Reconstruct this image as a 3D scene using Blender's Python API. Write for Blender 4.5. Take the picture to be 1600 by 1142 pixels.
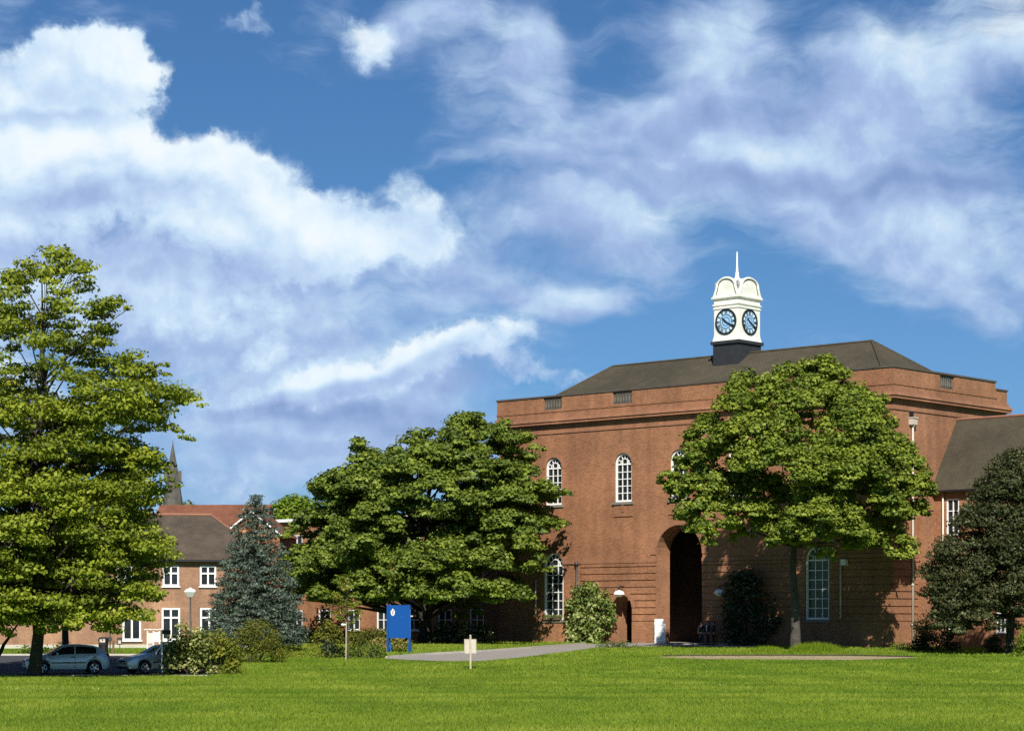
import bpy, math, random
import numpy as np
from mathutils import Vector, Matrix

for _o in list(bpy.data.objects):
    bpy.data.objects.remove(_o)
S = bpy.context.scene
COL = S.collection
R = math.radians

# ------------------------------------------------------------------ camera
FPX, ZC, HY, CXP = 3500.0, 2.6, 970.0, 800.0      # focal length in photo pixels, eye height, horizon row, centre column
cam_d = bpy.data.cameras.new('camera')
cam = bpy.data.objects.new('camera', cam_d)
COL.objects.link(cam)
cam.location = (0, 0, ZC)
cam.rotation_euler = (R(90), 0, 0)
cam_d.sensor_width = 36.0
cam_d.lens = 36.0 * FPX / 1600.0
cam_d.shift_y = (HY - 571.0) / 1600.0
cam_d.clip_start = 0.5
cam_d.clip_end = 6000
S.camera = cam

# ------------------------------------------------------------------ light
SUN_EL, SUN_AZ = 38.0, 2.0          # elevation; degrees to the right of straight behind the camera
sd = Vector((math.sin(R(SUN_AZ)) * math.cos(R(SUN_EL)), -math.cos(R(SUN_AZ)) * math.cos(R(SUN_EL)), math.sin(R(SUN_EL))))
sun_d = bpy.data.lights.new('sun', 'SUN')
sun_d.energy = 5.0
sun_d.angle = R(0.5)
sun_d.color = (1.0, 0.95, 0.86)
sun = bpy.data.objects.new('sun', sun_d)
COL.objects.link(sun)
sun.location = (20, -20, 60)
sun.rotation_euler = sd.to_track_quat('Z', 'Y').to_euler()

S.view_settings.view_transform = 'Standard'
S.view_settings.look = 'None'
S.view_settings.gamma = 1.0
S.view_settings.exposure = 0.4
S.cycles.max_bounces = 5
S.cycles.diffuse_bounces = 3
S.cycles.glossy_bounces = 2
S.cycles.transmission_bounces = 3
S.cycles.transparent_max_bounces = 6
S.cycles.use_denoising = False
S.cycles.sample_clamp_indirect = 4.0

# ------------------------------------------------------------------ world: sky texture with clouds laid out by azimuth and elevation
world = bpy.data.worlds.new('World')
S.world = world
world.use_nodes = True
world.cycles.sampling_method = 'MANUAL'
world.cycles.sample_map_resolution = 256
nt = world.node_tree
nt.nodes.clear()
WN, WL = nt.nodes, nt.links


def wn(t, **kw):
    n = WN.new(t)
    for k, v in kw.items():
        setattr(n, k, v)
    return n


def wput(sock, v):
    if isinstance(v, bpy.types.NodeSocket):
        WL.new(v, sock)
    else:
        sock.default_value = v


def wm(op, a, b=0.0, c=0.0, clamp=False):
    n = wn('ShaderNodeMath', operation=op)
    n.use_clamp = clamp
    wput(n.inputs[0], a); wput(n.inputs[1], b); wput(n.inputs[2], c)
    return n.outputs[0]


def wv(op, a, b=(0, 0, 0)):
    n = wn('ShaderNodeVectorMath', operation=op)
    wput(n.inputs[0], a); wput(n.inputs[1], b)
    return n.outputs['Value'] if op == 'LENGTH' else n.outputs[0]


def wscale(a, s):
    n = wn('ShaderNodeVectorMath', operation='SCALE')
    wput(n.inputs[0], a); wput(n.inputs['Scale'], s)
    return n.outputs[0]


def wnoise(v, scale, detail=5, rough=0.55, dist=0.0, col=False):
    n = wn('ShaderNodeTexNoise')
    wput(n.inputs['Vector'], v)
    n.inputs['Scale'].default_value = scale
    n.inputs['Detail'].default_value = detail
    n.inputs['Roughness'].default_value = rough
    n.inputs['Distortion'].default_value = dist
    return n.outputs['Color'] if col else n.outputs['Fac']


def wsmooth(v, a, b, lo=0.0, hi=1.0):
    n = wn('ShaderNodeMapRange', interpolation_type='SMOOTHSTEP')
    wput(n.inputs[0], v)
    n.inputs[1].default_value = a; n.inputs[2].default_value = b
    n.inputs[3].default_value = lo; n.inputs[4].default_value = hi
    return n.outputs[0]


def wmix(f, a, b, bt='MIX'):
    n = wn('ShaderNodeMix', data_type='RGBA', blend_type=bt)
    wput(n.inputs[0], f); wput(n.inputs[6], a); wput(n.inputs[7], b)
    return n.outputs[2]


sky = wn('ShaderNodeTexSky', sky_type='NISHITA')
sky.sun_disc = False
sky.sun_elevation = R(SUN_EL)
sky.sun_rotation = R(180 - SUN_AZ)
sky.air_density = 1.0
sky.dust_density = 0.3
sky.ozone_density = 2.5

tc = wn('ShaderNodeTexCoord')
sx = wn('ShaderNodeSeparateXYZ')
WL.new(tc.outputs['Generated'], sx.inputs[0])
dx, dy, dz = sx.outputs
az = wm('ARCTAN2', dx, dy)
hor = wm('SQRT', wm('ADD', wm('MULTIPLY', dx, dx), wm('MULTIPLY', dy, dy)))
U = wm('MULTIPLY', wm('TANGENT', wm('MAXIMUM', wm('MINIMUM', az, 1.4), -1.4)), 35.0)
V = wm('MULTIPLY', wm('DIVIDE', dz, wm('MAXIMUM', hor, 0.05)), 35.0)
cb = wn('ShaderNodeCombineXYZ')
WL.new(U, cb.inputs[0]); WL.new(V, cb.inputs[1])
P0 = cb.outputs[0]
w1 = wscale(wv('SUBTRACT', wnoise(P0, 0.55, 3, 0.55, 0, True), (0.5, 0.5, 0.5)), 1.3)
w2 = wscale(wv('SUBTRACT', wnoise(P0, 2.4, 5, 0.62, 0, True), (0.5, 0.5, 0.5)), 0.62)
PW = wv('ADD', wv('ADD', P0, w1), w2)          # billowing outline
PS = wv('ADD', P0, wscale(w1, 0.8))            # softer, for shade


_last = [None]


def blobs(src, items):
    tot = None
    for (cx, cy, rx, ry, rot, wt) in items:
        m = wn('ShaderNodeMapping', vector_type='TEXTURE')
        # each ellipse waits for the one before it, which keeps the shader's stack small
        WL.new(src if _last[0] is None else wv('ADD', src, wscale((1e-9, 0, 0), _last[0])), m.inputs[0])
        m.inputs['Location'].default_value = ((cx - 800) / 100, (970 - cy) / 100, 0)
        m.inputs['Rotation'].default_value = (0, 0, R(rot))
        m.inputs['Scale'].default_value = (rx / 100, ry / 100, 1e4)
        d = wsmooth(wv('LENGTH', m.outputs[0]), 1.0, 0.25)
        d = wm('MULTIPLY', d, wt)
        tot = d if tot is None else wm('ADD', tot, d)
        _last[0] = tot
    return tot


# photo pixels are used as degrees of azimuth and elevation: (centre, radii, tilt, weight)
PUFF = [(70, 160, 190, 110, 0, 1.1), (140, 130, 140, 78, 8, 1.1), (215, 135, 62, 64, 0, .95), (20, 265, 300, 120, 0, 1.1),
        (240, 270, 230, 110, -10, 1.2), (420, 325, 220, 125, -25, 1.15), (560, 365, 200, 100, -8, .85), (180, 400, 460, 140, 0, .85),
        (650, 350, 120, 62, 12, .6), (645, 285, 76, 56, -35, .6), (240, 480, 300, 110, 0, .42),
        (575, 62, 80, 66, 0, .8), (385, 52, 56, 34, 20, .6), (420, 550, 84, 36, 0, .65),
        (640, 570, 340, 64, 15, .58), (470, 610, 260, 64, 14, .55), (720, 545, 170, 50, 12, .5), (850, 583, 150, 36, -6, .62),
        (350, 765, 110, 34, 0, .5), (-80, 560, 300, 300, 0, .8)]
VEIL = [(1250, 130, 420, 160, -8, .85), (1420, 110, 190, 90, -20, .75), (1580, 60, 190, 130, 0, 1.0), (1330, 240, 480, 140, -3, .85),
        (1130, 60, 150, 115, 45, .6), (960, 320, 270, 130, -12, .85), (880, 400, 280, 130, 10, .8), (900, 465, 160, 42, 0, .85),
        (1000, 215, 280, 105, -10, .7), (790, 180, 200, 170, 30, .6), (700, 60, 280, 110, 0, .6), (840, 90, 66, 140, 8, .6),
        (1480, 360, 400, 120, -16, .85), (1320, 350, 280, 90, -18, .7), (1420, 455, 240, 70, -14, .65), (1560, 430, 200, 120, 0, .65),
        (660, 30, 180, 66, 20, .6), (480, 40, 200, 60, 50, .4), (130, 60, 90, 46, 20, .5), (0, 40, 80, 90, 0, .55),
        (540, 470, 340, 110, 10, .8), (330, 660, 460, 170, 0, .75), (480, 770, 460, 90, 0, .5), (1150, 300, 180, 80, -30, .5),
        (280, 520, 360, 130, 0, .75), (650, 670, 380, 130, 4, .8), (300, 470, 330, 110, 0, .7), (560, 590, 420, 110, 14, .9), (680, 350, 160, 90, 10, .6), (1500, 520, 200, 60, -10, .4)]
DARK = [(220, 480, 420, 130, 0, .28), (60, 330, 260, 60, 0, .15), (480, 420, 160, 60, -10, .15), (170, 305, 190, 40, 8, .34), (90, 400, 330, 44, 4, .40), (70, 200, 170, 26, 0, .45), (390, 405, 260, 34, 4, .22),
        (560, 600, 240, 26, 14, .42), (740, 590, 150, 34, 10, .42), (620, 660, 260, 50, -4, .45), (430, 650, 170, 26, 4, .25), (430, 710, 220, 22, 0, .25),
        (1180, 175, 290, 36, 8, .35), (1330, 285, 420, 36, -3, .42), (1560, 145, 170, 50, -20, .35), (900, 260, 180, 32, 14, .3), (1400, 315, 190, 40, 0, .42), (970, 290, 120, 24, -14, .25),
        (860, 380, 170, 36, 6, .3), (1080, 235, 120, 30, -20, .25), (300, 445, 220, 26, 2, .2)]
LIT = [(190, 110, 130, 50, -12, .4), (130, 225, 250, 40, 0, .35), (290, 240, 140, 66, -14, .4), (440, 300, 170, 70, -26, .3), (540, 380, 140, 56, 0, .3),
       (1430, 100, 140, 55, -18, .5), (1590, 50, 170, 90, 0, .6), (1180, 245, 180, 36, -4, .3), (1010, 340, 130, 50, 0, .3), (575, 50, 60, 40, 0, .35),
       (620, 545, 330, 30, 15, .35), (380, 480, 290, 66, 0, .3), (900, 455, 110, 30, 0, .25), (0, 230, 180, 66, 0, .3), (1120, 60, 120, 60, 40, .25), (1460, 380, 260, 50, -16, .2)]
fine = wnoise(wv('ADD', P0, wscale(w2, 0.7)), 1.7, 7, 0.62)
puff = wm('ADD', blobs(PW, PUFF), wm('MULTIPLY', wm('SUBTRACT', fine, 0.5), 1.25))
a_puff = wsmooth(puff, 0.20, 1.05)
mp = wn('ShaderNodeMapping')
WL.new(wv('ADD', P0, wscale(w1, 1.0)), mp.inputs[0])
mp.inputs['Rotation'].default_value = (0, 0, R(14))
mp.inputs['Scale'].default_value = (0.50, 1.4, 1)
wisp = wnoise(mp.outputs[0], 0.9, 8, 0.6, 0.3)
veil = blobs(PS, VEIL)
a_veil = wm('MULTIPLY', wsmooth(wm('ADD', veil, wm('MULTIPLY', wm('SUBTRACT', wisp, 0.5), 2.5)), 0.12, 1.5), 0.92)
alpha = wm('SUBTRACT', 1.0, wm('MULTIPLY', wm('SUBTRACT', 1.0, a_puff), wm('SUBTRACT', 1.0, a_veil)))
alpha = wm('MULTIPLY', alpha, wsmooth(dz, -0.02, 0.02))
nA = wnoise(PS, 0.85, 5, 0.58)
nB = wnoise(wv('ADD', PS, (0.10, 0.30, 0)), 0.85, 5, 0.58)
lit = wm('MULTIPLY', wm('SUBTRACT', nA, nB), 1.1)
lit = wm('ADD', lit, wm('SUBTRACT', blobs(PS, LIT), blobs(PS, DARK)))
lit = wm('ADD', lit, wm('MULTIPLY', wm('SUBTRACT', fine, 0.5), 0.7))
lit = wm('ADD', wm('MULTIPLY', lit, 0.6), wm('MULTIPLY_ADD', a_puff, 0.24, 0.42))
ramp = wn('ShaderNodeValToRGB')
WL.new(lit, ramp.inputs[0])
CS = 15.6      # cloud radiance before the background strength of 0.05
els = ramp.color_ramp.elements
els[0].position = 0.0; els[0].color = (0.25, 0.36, 0.62, 1)
els[1].position = 1.0; els[1].color = (0.90, 0.96, 1.0, 1)
e = els.new(0.36); e.color = (0.40, 0.53, 0.79, 1)
e = els.new(0.62); e.color = (0.58, 0.75, 0.92, 1)
e = els.new(0.82); e.color = (0.78, 0.90, 0.97, 1)
cloud = wmix(1.0, ramp.outputs[0], (CS * .98, CS * .98, CS, 1), 'MULTIPLY')
skyc = wmix(1.0, sky.outputs[0], wmix(wsmooth(V, 0.0, 7.5), (0.47, 0.80, 1.30, 1), (0.47, 0.78, 1.12, 1)), 'MULTIPLY')
bg = wn('ShaderNodeBackground')
bg.inputs['Strength'].default_value = 0.05
WL.new(wmix(alpha, skyc, cloud), bg.inputs[0])
wo = wn('ShaderNodeOutputWorld')
WL.new(bg.outputs[0], wo.inputs[0])

# ------------------------------------------------------------------ helpers
def gz(y):
    """height of the ground: level lawn that rises a little towards the buildings"""
    return float(np.interp(y, [105, 150, 175], [0.0, 0.8, 1.0]))


def at(px, py, D):
    return Vector(((px - CXP) * D / FPX, D, ZC + (HY - py) * D / FPX))


def gp(px, D):
    return Vector(((px - CXP) * D / FPX, D, gz(D)))


def tag(o, label=None, cat=None, group=None, kind=None):
    if label: o['label'] = label
    if cat: o['category'] = cat
    if group: o['group'] = group
    if kind: o['kind'] = kind
    return o


def thing(name, label, cat, loc=(0, 0, 0), rotz=0.0, group=None):
    o = bpy.data.objects.new(name, None)
    o.empty_display_size = 0.3
    COL.objects.link(o)
    o.location = loc
    o.rotation_euler = (0, 0, rotz)
    return tag(o, label, cat, group)


def copy_tree(o, parent=None):
    c = o.copy()
    COL.objects.link(c)
    if parent is not None:
        c.parent = parent
    for ch in list(o.children):
        copy_tree(ch, c)
    return c


class MB:
    """collects polygons, links them as one mesh object"""

    def __init__(s):
        s.v, s.f, s.mi, s.M, s.cur = [], [], [], None, 0

    def add(s, verts, faces):
        n = len(s.v)
        if s.M is not None:
            verts = [tuple(s.M @ Vector(p)) for p in verts]
        s.v.extend(verts)
        for f in faces:
            s.f.append([i + n for i in f]); s.mi.append(s.cur)

    def box(s, x0, x1, y0, y1, z0, z1):
        s.add([(x0, y0, z0), (x1, y0, z0), (x1, y1, z0), (x0, y1, z0), (x0, y0, z1), (x1, y0, z1), (x1, y1, z1), (x0, y1, z1)],
              [(0, 3, 2, 1), (4, 5, 6, 7), (0, 1, 5, 4), (1, 2, 6, 5), (2, 3, 7, 6), (3, 0, 4, 7)])

    def bar(s, p, q, w, d, n=None):
        """a bar of w x d section from p to q; n is the direction d is measured along"""
        p, q = Vector(p), Vector(q)
        t = (q - p).normalized()
        n = Vector(n) if n is not None else Vector((0, -1, 0))
        sd_ = t.cross(n).normalized() * w / 2
        n = n.normalized() * d / 2
        vs = [tuple(c + a * sd_ + b * n) for c in (p, q) for a, b in ((-1, -1), (1, -1), (1, 1), (-1, 1))]
        s.add(vs, [(0, 1, 2, 3), (7, 6, 5, 4), (0, 4, 5, 1), (1, 5, 6, 2), (2, 6, 7, 3), (3, 7, 4, 0)])

    def tube(s, path, radii, n=7, cap=True):
        path = [Vector(p) for p in path]
        vs, fs = [], []
        prev = None
        for i, p in enumerate(path):
            t = (path[min(i + 1, len(path) - 1)] - path[max(i - 1, 0)])
            t = t.normalized() if t.length > 1e-9 else Vector((0, 0, 1))
            a = prev if prev is not None else (Vector((1, 0, 0)) if abs(t.x) < 0.8 else Vector((0, 1, 0)))
            a = (a - t * a.dot(t)).normalized()
            prev = a
            b = t.cross(a)
            r = radii[i] if hasattr(radii, '__len__') else radii
            for k in range(n):
                th = 2 * math.pi * k / n
                vs.append(tuple(p + (a * math.cos(th) + b * math.sin(th)) * r))
        for i in range(len(path) - 1):
            for k in range(n):
                k2 = (k + 1) % n
                fs.append((i * n + k, i * n + k2, (i + 1) * n + k2, (i + 1) * n + k))
        if cap:
            fs.append(tuple(range(n))[::-1]); fs.append(tuple(range((len(path) - 1) * n, len(path) * n)))
        s.add(vs, fs)

    def lathe(s, prof, n=16, c=(0, 0, 0), ph=0.0):
        vs, fs = [], []
        for r, z in prof:
            for k in range(n):
                th = 2 * math.pi * k / n + ph
                vs.append((c[0] + r * math.cos(th), c[1] + r * math.sin(th), c[2] + z))
        m = len(prof)
        for i in range(m - 1):
            for k in range(n):
                k2 = (k + 1) % n
                fs.append((i * n + k, i * n + k2, (i + 1) * n + k2, (i + 1) * n + k))
        fs.append(tuple(range(n))[::-1]); fs.append(tuple(range((m - 1) * n, m * n)))
        s.add(vs, fs)

    def prism(s, poly, y0, y1):
        """polygon in x,z (counter-clockwise seen from -y) extruded from y0 to y1"""
        n = len(poly)
        s.add([(x, y0, z) for x, z in poly] + [(x, y1, z) for x, z in poly],
              [tuple(range(n)), tuple(range(2 * n - 1, n - 1, -1))] + [((i + 1) % n, i, n + i, n + (i + 1) % n) for i in range(n)])

    def ball(s, c, r, nu=10, nv=6):
        rx, ry, rz = r if hasattr(r, '__len__') else (r, r, r)
        vs, fs = [(c[0], c[1], c[2] - rz)], []
        for j in range(1, nv):
            ph = -math.pi / 2 + math.pi * j / nv
            for i in range(nu):
                th = 2 * math.pi * i / nu
                vs.append((c[0] + rx * math.cos(ph) * math.cos(th), c[1] + ry * math.cos(ph) * math.sin(th), c[2] + rz * math.sin(ph)))
        vs.append((c[0], c[1], c[2] + rz))
        for i in range(nu):
            fs.append((0, 1 + (i + 1) % nu, 1 + i))
            for j in range(nv - 2):
                a = 1 + j * nu
                fs.append((a + i, a + (i + 1) % nu, a + nu + (i + 1) % nu, a + nu + i))
            a = 1 + (nv - 2) * nu
            fs.append((a + i, a + (i + 1) % nu, len(vs) - 1))
        s.add(vs, fs)

    def frame(s, x0, x1, y0, y1, z0, z1, out, th, top_out=None):
        """a band round a rectangle: outer face `out` outside it, th thick; top_out slopes the outer face"""
        to = out if top_out is None else top_out
        def rect(o, z): return [(x0 - o, y0 - o, z), (x1 + o, y0 - o, z), (x1 + o, y1 + o, z), (x0 - o, y1 + o, z)]
        vs = rect(out, z0) + rect(to, z1) + rect(out - th, z0) + rect(out - th, z1)
        fs = []
        for i in range(4):
            j = (i + 1) % 4
            fs += [(i, j, 4 + j, 4 + i), (8 + j, 8 + i, 12 + i, 12 + j), (4 + i, 4 + j, 12 + j, 12 + i), (j, i, 8 + i, 8 + j)]
        s.add(vs, fs)

    def wall(s, x0, x1, z0, z1, ops, depth=0.15, y=0.0, back=False):
        """front face at y looking to -y with openings (xc, w, zb, zs, arched, depth); zs = spring or head height"""
        xs = {x0, x1}
        outl = []
        NA = 14
        for (xc, w, zb, zs, ar, dp) in ops:
            a, b = xc - w / 2, xc + w / 2
            top = [(xc + w / 2 * math.cos(math.pi * k / NA), zs + w / 2 * math.sin(math.pi * k / NA)) for k in range(NA + 1)] if ar else [(b, zs), (a, zs)]
            top[0] = (b, zs); top[-1] = (a, zs)
            for p in top: xs.add(p[0])
            outl.append((a, b, zb, top, dp))
        xs = sorted(xs)
        xs = [x for i, x in enumerate(xs) if i == 0 or x - xs[i - 1] > 1e-6]

        def topz(top, x):
            pts = top[::-1]
            return float(np.interp(x, [p[0] for p in pts], [p[1] for p in pts]))
        for xa, xb in zip(xs, xs[1:]):
            xm = (xa + xb) / 2
            cov = sorted([o for o in outl if o[0] < xm < o[1]], key=lambda o: o[2])
            ca = cb_ = z0
            for o in cov + [None]:
                na = nb = z1 if o is None else o[2]
                if na > ca + 1e-6 or nb > cb_ + 1e-6:
                    s.add([(xa, y, ca), (xb, y, cb_), (xb, y, nb), (xa, y, na)], [(0, 1, 2, 3)])
                    if back:
                        s.add([(xa, y + depth, ca), (xb, y + depth, cb_), (xb, y + depth, nb), (xa, y + depth, na)], [(3, 2, 1, 0)])
                if o is not None:
                    ca, cb_ = topz(o[3], xa), topz(o[3], xb)
        for (a, b, zb, top, dp) in outl:
            ring = [(a, zb), (b, zb)] + top
            n = len(ring)
            for i in range(n):
                p, q = ring[i], ring[(i + 1) % n]
                if abs(p[0] - q[0]) + abs(p[1] - q[1]) < 1e-6: continue
                s.add([(p[0], y, p[1]), (q[0], y, q[1]), (q[0], y + dp, q[1]), (p[0], y + dp, p[1])], [(3, 2, 1, 0)])

    def build(s, name, mats, parent=None, smooth=False, loc=None):
        me = bpy.data.meshes.new(name)
        me.from_pydata(s.v, [], s.f)
        mats = mats if isinstance(mats, (list, tuple)) else [mats]
        for m in mats: me.materials.append(m)
        if len(mats) > 1: me.polygons.foreach_set('material_index', s.mi)
        # box-projected UVs in metres
        n = len(me.loops)
        if n:
            uv = me.uv_layers.new(name='UVMap')
            co = np.array(s.v, dtype=np.float64)
            li = np.empty(n, dtype=np.int32); me.loops.foreach_get('vertex_index', li)
            cnt = np.empty(len(me.polygons), dtype=np.int32); me.polygons.foreach_get('loop_total', cnt)
            nr = np.empty(len(me.polygons) * 3); me.polygons.foreach_get('normal', nr); nr = nr.reshape(-1, 3)
            nl = np.repeat(nr, cnt, axis=0)
            p = co[li]
            flat = np.abs(nl[:, 2]) > 0.9
            h = np.hypot(nl[:, 0], nl[:, 1]) + 1e-9
            tx, ty = -nl[:, 1] / h, nl[:, 0] / h
            u = np.where(flat, p[:, 0], p[:, 0] * tx + p[:, 1] * ty)
            # up the slope
            v = np.where(flat, p[:, 1], p[:, 2] / np.maximum(h, 0.3))
            uv.data.foreach_set('uv', np.stack([u, v], 1).ravel())
        if smooth: me.polygons.foreach_set('use_smooth', [True] * len(me.polygons))
        me.update()
        o = bpy.data.objects.new(name, me)
        COL.objects.link(o)
        if parent is not None: o.parent = parent
        if loc is not None: o.location = loc
        return o


# ------------------------------------------------------------------ materials
def new_mat(name):
    m = bpy.data.materials.new(name)
    m.use_nodes = True
    return m, m.node_tree, m.node_tree.nodes['Principled BSDF']


def mat(name, col, rough=0.7, var=0.18, scale=2.5, bump=0.0, bscale=20.0, metal=0.0, spec=0.4, coat=0.0):
    m, t, b = new_mat(name)
    N, L = t.nodes, t.links
    tcn = N.new('ShaderNodeTexCoord')
    nz = N.new('ShaderNodeTexNoise')
    nz.inputs['Scale'].default_value = scale
    nz.inputs['Detail'].default_value = 6
    nz.inputs['Roughness'].default_value = 0.65
    L.new(tcn.outputs['Object'], nz.inputs['Vector'])
    mr = N.new('ShaderNodeMapRange')
    mr.inputs[1].default_value = 0.25; mr.inputs[2].default_value = 0.75
    mr.inputs[3].default_value = 1 - var; mr.inputs[4].default_value = 1 + var
    L.new(nz.outputs['Fac'], mr.inputs[0])
    vm = N.new('ShaderNodeVectorMath'); vm.operation = 'SCALE'
    vm.inputs[0].default_value = col[:3]
    L.new(mr.outputs[0], vm.inputs['Scale'])
    L.new(vm.outputs[0], b.inputs['Base Color'])
    b.inputs['Roughness'].default_value = rough
    b.inputs['Metallic'].default_value = metal
    b.inputs['Specular IOR Level'].default_value = spec
    if coat:
        b.inputs['Coat Weight'].default_value = coat
        b.inputs['Coat Roughness'].default_value = 0.08
    if bump:
        n2 = N.new('ShaderNodeTexNoise')
        n2.inputs['Scale'].default_value = bscale
        n2.inputs['Detail'].default_value = 4
        L.new(tcn.outputs['Object'], n2.inputs['Vector'])
        bp = N.new('ShaderNodeBump')
        bp.inputs['Strength'].default_value = bump
        bp.inputs['Distance'].default_value = 0.05
        L.new(n2.outputs['Fac'], bp.inputs['Height'])
        L.new(bp.outputs[0], b.inputs['Normal'])
    return m


def brick_mat(name, c1, c2, mortar, w=0.23, h=0.078, ms=0.011, blotch=0.3, offset=0.5, bump=0.5):
    m, t, b = new_mat(name)
    N, L = t.nodes, t.links
    uv = N.new('ShaderNodeUVMap')
    br = N.new('ShaderNodeTexBrick')
    br.offset = offset
    br.inputs['Scale'].default_value = 1.0
    br.inputs['Brick Width'].default_value = w
    br.inputs['Row Height'].default_value = h
    br.inputs['Mortar Size'].default_value = ms
    br.inputs['Mortar Smooth'].default_value = 0.2
    br.inputs['Bias'].default_value = -0.1
    br.inputs['Color1'].default_value = (*c1, 1)
    br.inputs['Color2'].default_value = (*c2, 1)
    br.inputs['Mortar'].default_value = (*mortar, 1)
    L.new(uv.outputs[0], br.inputs['Vector'])
    tcn = N.new('ShaderNodeTexCoord')
    fac = None
    for sc, amt, det in ((0.22, blotch, 5), (1.6, blotch * 0.35, 6), (9.0, blotch * 0.5, 3)):
        nz = N.new('ShaderNodeTexNoise')
        nz.inputs['Scale'].default_value = sc
        nz.inputs['Detail'].default_value = det
        L.new(tcn.outputs['Object'], nz.inputs['Vector'])
        mr = N.new('ShaderNodeMapRange')
        mr.inputs[1].default_value = 0.3; mr.inputs[2].default_value = 0.7
        mr.inputs[3].default_value = 1 - amt; mr.inputs[4].default_value = 1 + amt
        L.new(nz.outputs['Fac'], mr.inputs[0])
        if fac is None:
            fac = mr.outputs[0]
        else:
            mu = N.new('ShaderNodeMath'); mu.operation = 'MULTIPLY'
            L.new(fac, mu.inputs[0]); L.new(mr.outputs[0], mu.inputs[1]); fac = mu.outputs[0]
    # streaks of weathering running down the courses
    mpn = N.new('ShaderNodeMapping'); mpn.inputs['Scale'].default_value = (1.3, 1.3, 0.09)
    L.new(tcn.outputs['Object'], mpn.inputs[0])
    nz = N.new('ShaderNodeTexNoise'); nz.inputs['Scale'].default_value = 1.0; nz.inputs['Detail'].default_value = 6
    L.new(mpn.outputs[0], nz.inputs['Vector'])
    mr = N.new('ShaderNodeMapRange')
    mr.inputs[1].default_value = 0.35; mr.inputs[2].default_value = 0.65; mr.inputs[3].default_value = 1 - blotch * 0.5; mr.inputs[4].default_value = 1 + blotch * 0.4
    L.new(nz.outputs['Fac'], mr.inputs[0])
    mu = N.new('ShaderNodeMath'); mu.operation = 'MULTIPLY'
    L.new(fac, mu.inputs[0]); L.new(mr.outputs[0], mu.inputs[1])
    vm = N.new('ShaderNodeVectorMath'); vm.operation = 'SCALE'
    L.new(br.outputs['Color'], vm.inputs[0]); L.new(mu.outputs[0], vm.inputs['Scale'])
    L.new(vm.outputs[0], b.inputs['Base Color'])
    b.inputs['Roughness'].default_value = 0.85
    b.inputs['Specular IOR Level'].default_value = 0.2
    if bump:
        bp = N.new('ShaderNodeBump'); bp.inputs['Strength'].default_value = bump; bp.inputs['Distance'].default_value = 0.012
        bp.invert = True
        L.new(br.outputs['Fac'], bp.inputs['Height'])
        L.new(bp.outputs[0], b.inputs['Normal'])
    return m


def leaf_mat(name, c0, c1, c2, trans=0.3, spec=0.25, rough=0.55):
    """leaf colour runs from c0 to c2 with the leaf's own tint"""
    m, t, b = new_mat(name)
    N, L = t.nodes, t.links
    at_ = N.new('ShaderNodeAttribute'); at_.attribute_name = 'tint'
    rp = N.new('ShaderNodeValToRGB')
    e = rp.color_ramp.elements
    e[0].position = 0.0; e[0].color = (*c0, 1)
    e[1].position = 1.0; e[1].color = (*c2, 1)
    k = e.new(0.5); k.color = (*c1, 1)
    L.new(at_.outputs['Fac'], rp.inputs[0])
    L.new(rp.outputs[0], b.inputs['Base Color'])
    b.inputs['Roughness'].default_value = rough
    b.inputs['Specular IOR Level'].default_value = spec
    tr = N.new('ShaderNodeBsdfTranslucent')
    L.new(rp.outputs[0], tr.inputs[0])
    mx = N.new('ShaderNodeMixShader'); mx.inputs[0].default_value = trans
    L.new(b.outputs[0], mx.inputs[1]); L.new(tr.outputs[0], mx.inputs[2])
    L.new(mx.outputs[0], N['Material Output'].inputs[0])
    return m


M = {}
M['brick'] = brick_mat('red_brick', (0.318, 0.130, 0.060), (0.190, 0.072, 0.036), (0.36, 0.22, 0.135), blotch=0.22)
M['brick_trim'] = brick_mat('red_brick_trim', (0.33, 0.140, 0.070), (0.25, 0.10, 0.052), (0.30, 0.18, 0.12), blotch=0.22, w=0.075, h=0.16)
M['brick_shaded'] = brick_mat('shaded_passage_brick', (0.10, 0.05, 0.035), (0.07, 0.036, 0.028), (0.09, 0.06, 0.05))  # hall brick with the passage's deep shade put into its colour
M['brick_pale'] = brick_mat('pale_brick', (0.30, 0.155, 0.092), (0.235, 0.112, 0.068), (0.33, 0.22, 0.15))
M['brick_orange'] = brick_mat('orange_brick', (0.45, 0.17, 0.07), (0.36, 0.12, 0.05), (0.38, 0.22, 0.14))
M['slate'] = brick_mat('roof_slate', (0.076, 0.065, 0.044), (0.064, 0.055, 0.038), (0.046, 0.039, 0.028), w=0.3, h=0.2, ms=0.012, blotch=0.16)
M['tile_brown'] = brick_mat('brown_roof_tile', (0.092, 0.072, 0.053), (0.074, 0.059, 0.045), (0.048, 0.037, 0.029), w=0.2, h=0.12, ms=0.012, blotch=0.25)
M['tile_orange'] = brick_mat('orange_roof_tile', (0.215, 0.088, 0.05), (0.175, 0.07, 0.042), (0.12, 0.05, 0.03), w=0.22, h=0.2, ms=0.014, blotch=0.2)
M['ridge'] = mat('ridge_tile', (0.26, 0.12, 0.075), 0.8)
M['stone_dark'] = mat('dark_stone', (0.10, 0.095, 0.08), 0.9, 0.45, 1.5)  # dark baluster stone, tone varied at random
M['coping'] = mat('coping_stone', (0.085, 0.07, 0.06), 0.85, 0.3, 1.2)
M['spire_stone'] = mat('spire_stone', (0.085, 0.078, 0.070), 0.9, 0.35, 0.8, 0.4, 3)
M['stone'] = mat('grey_stone', (0.20, 0.18, 0.155), 0.9, 0.3, 0.8, 0.4, 3)
M['white'] = mat('white_paint', (0.80, 0.80, 0.77), 0.5, 0.06, 3.0)
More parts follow.
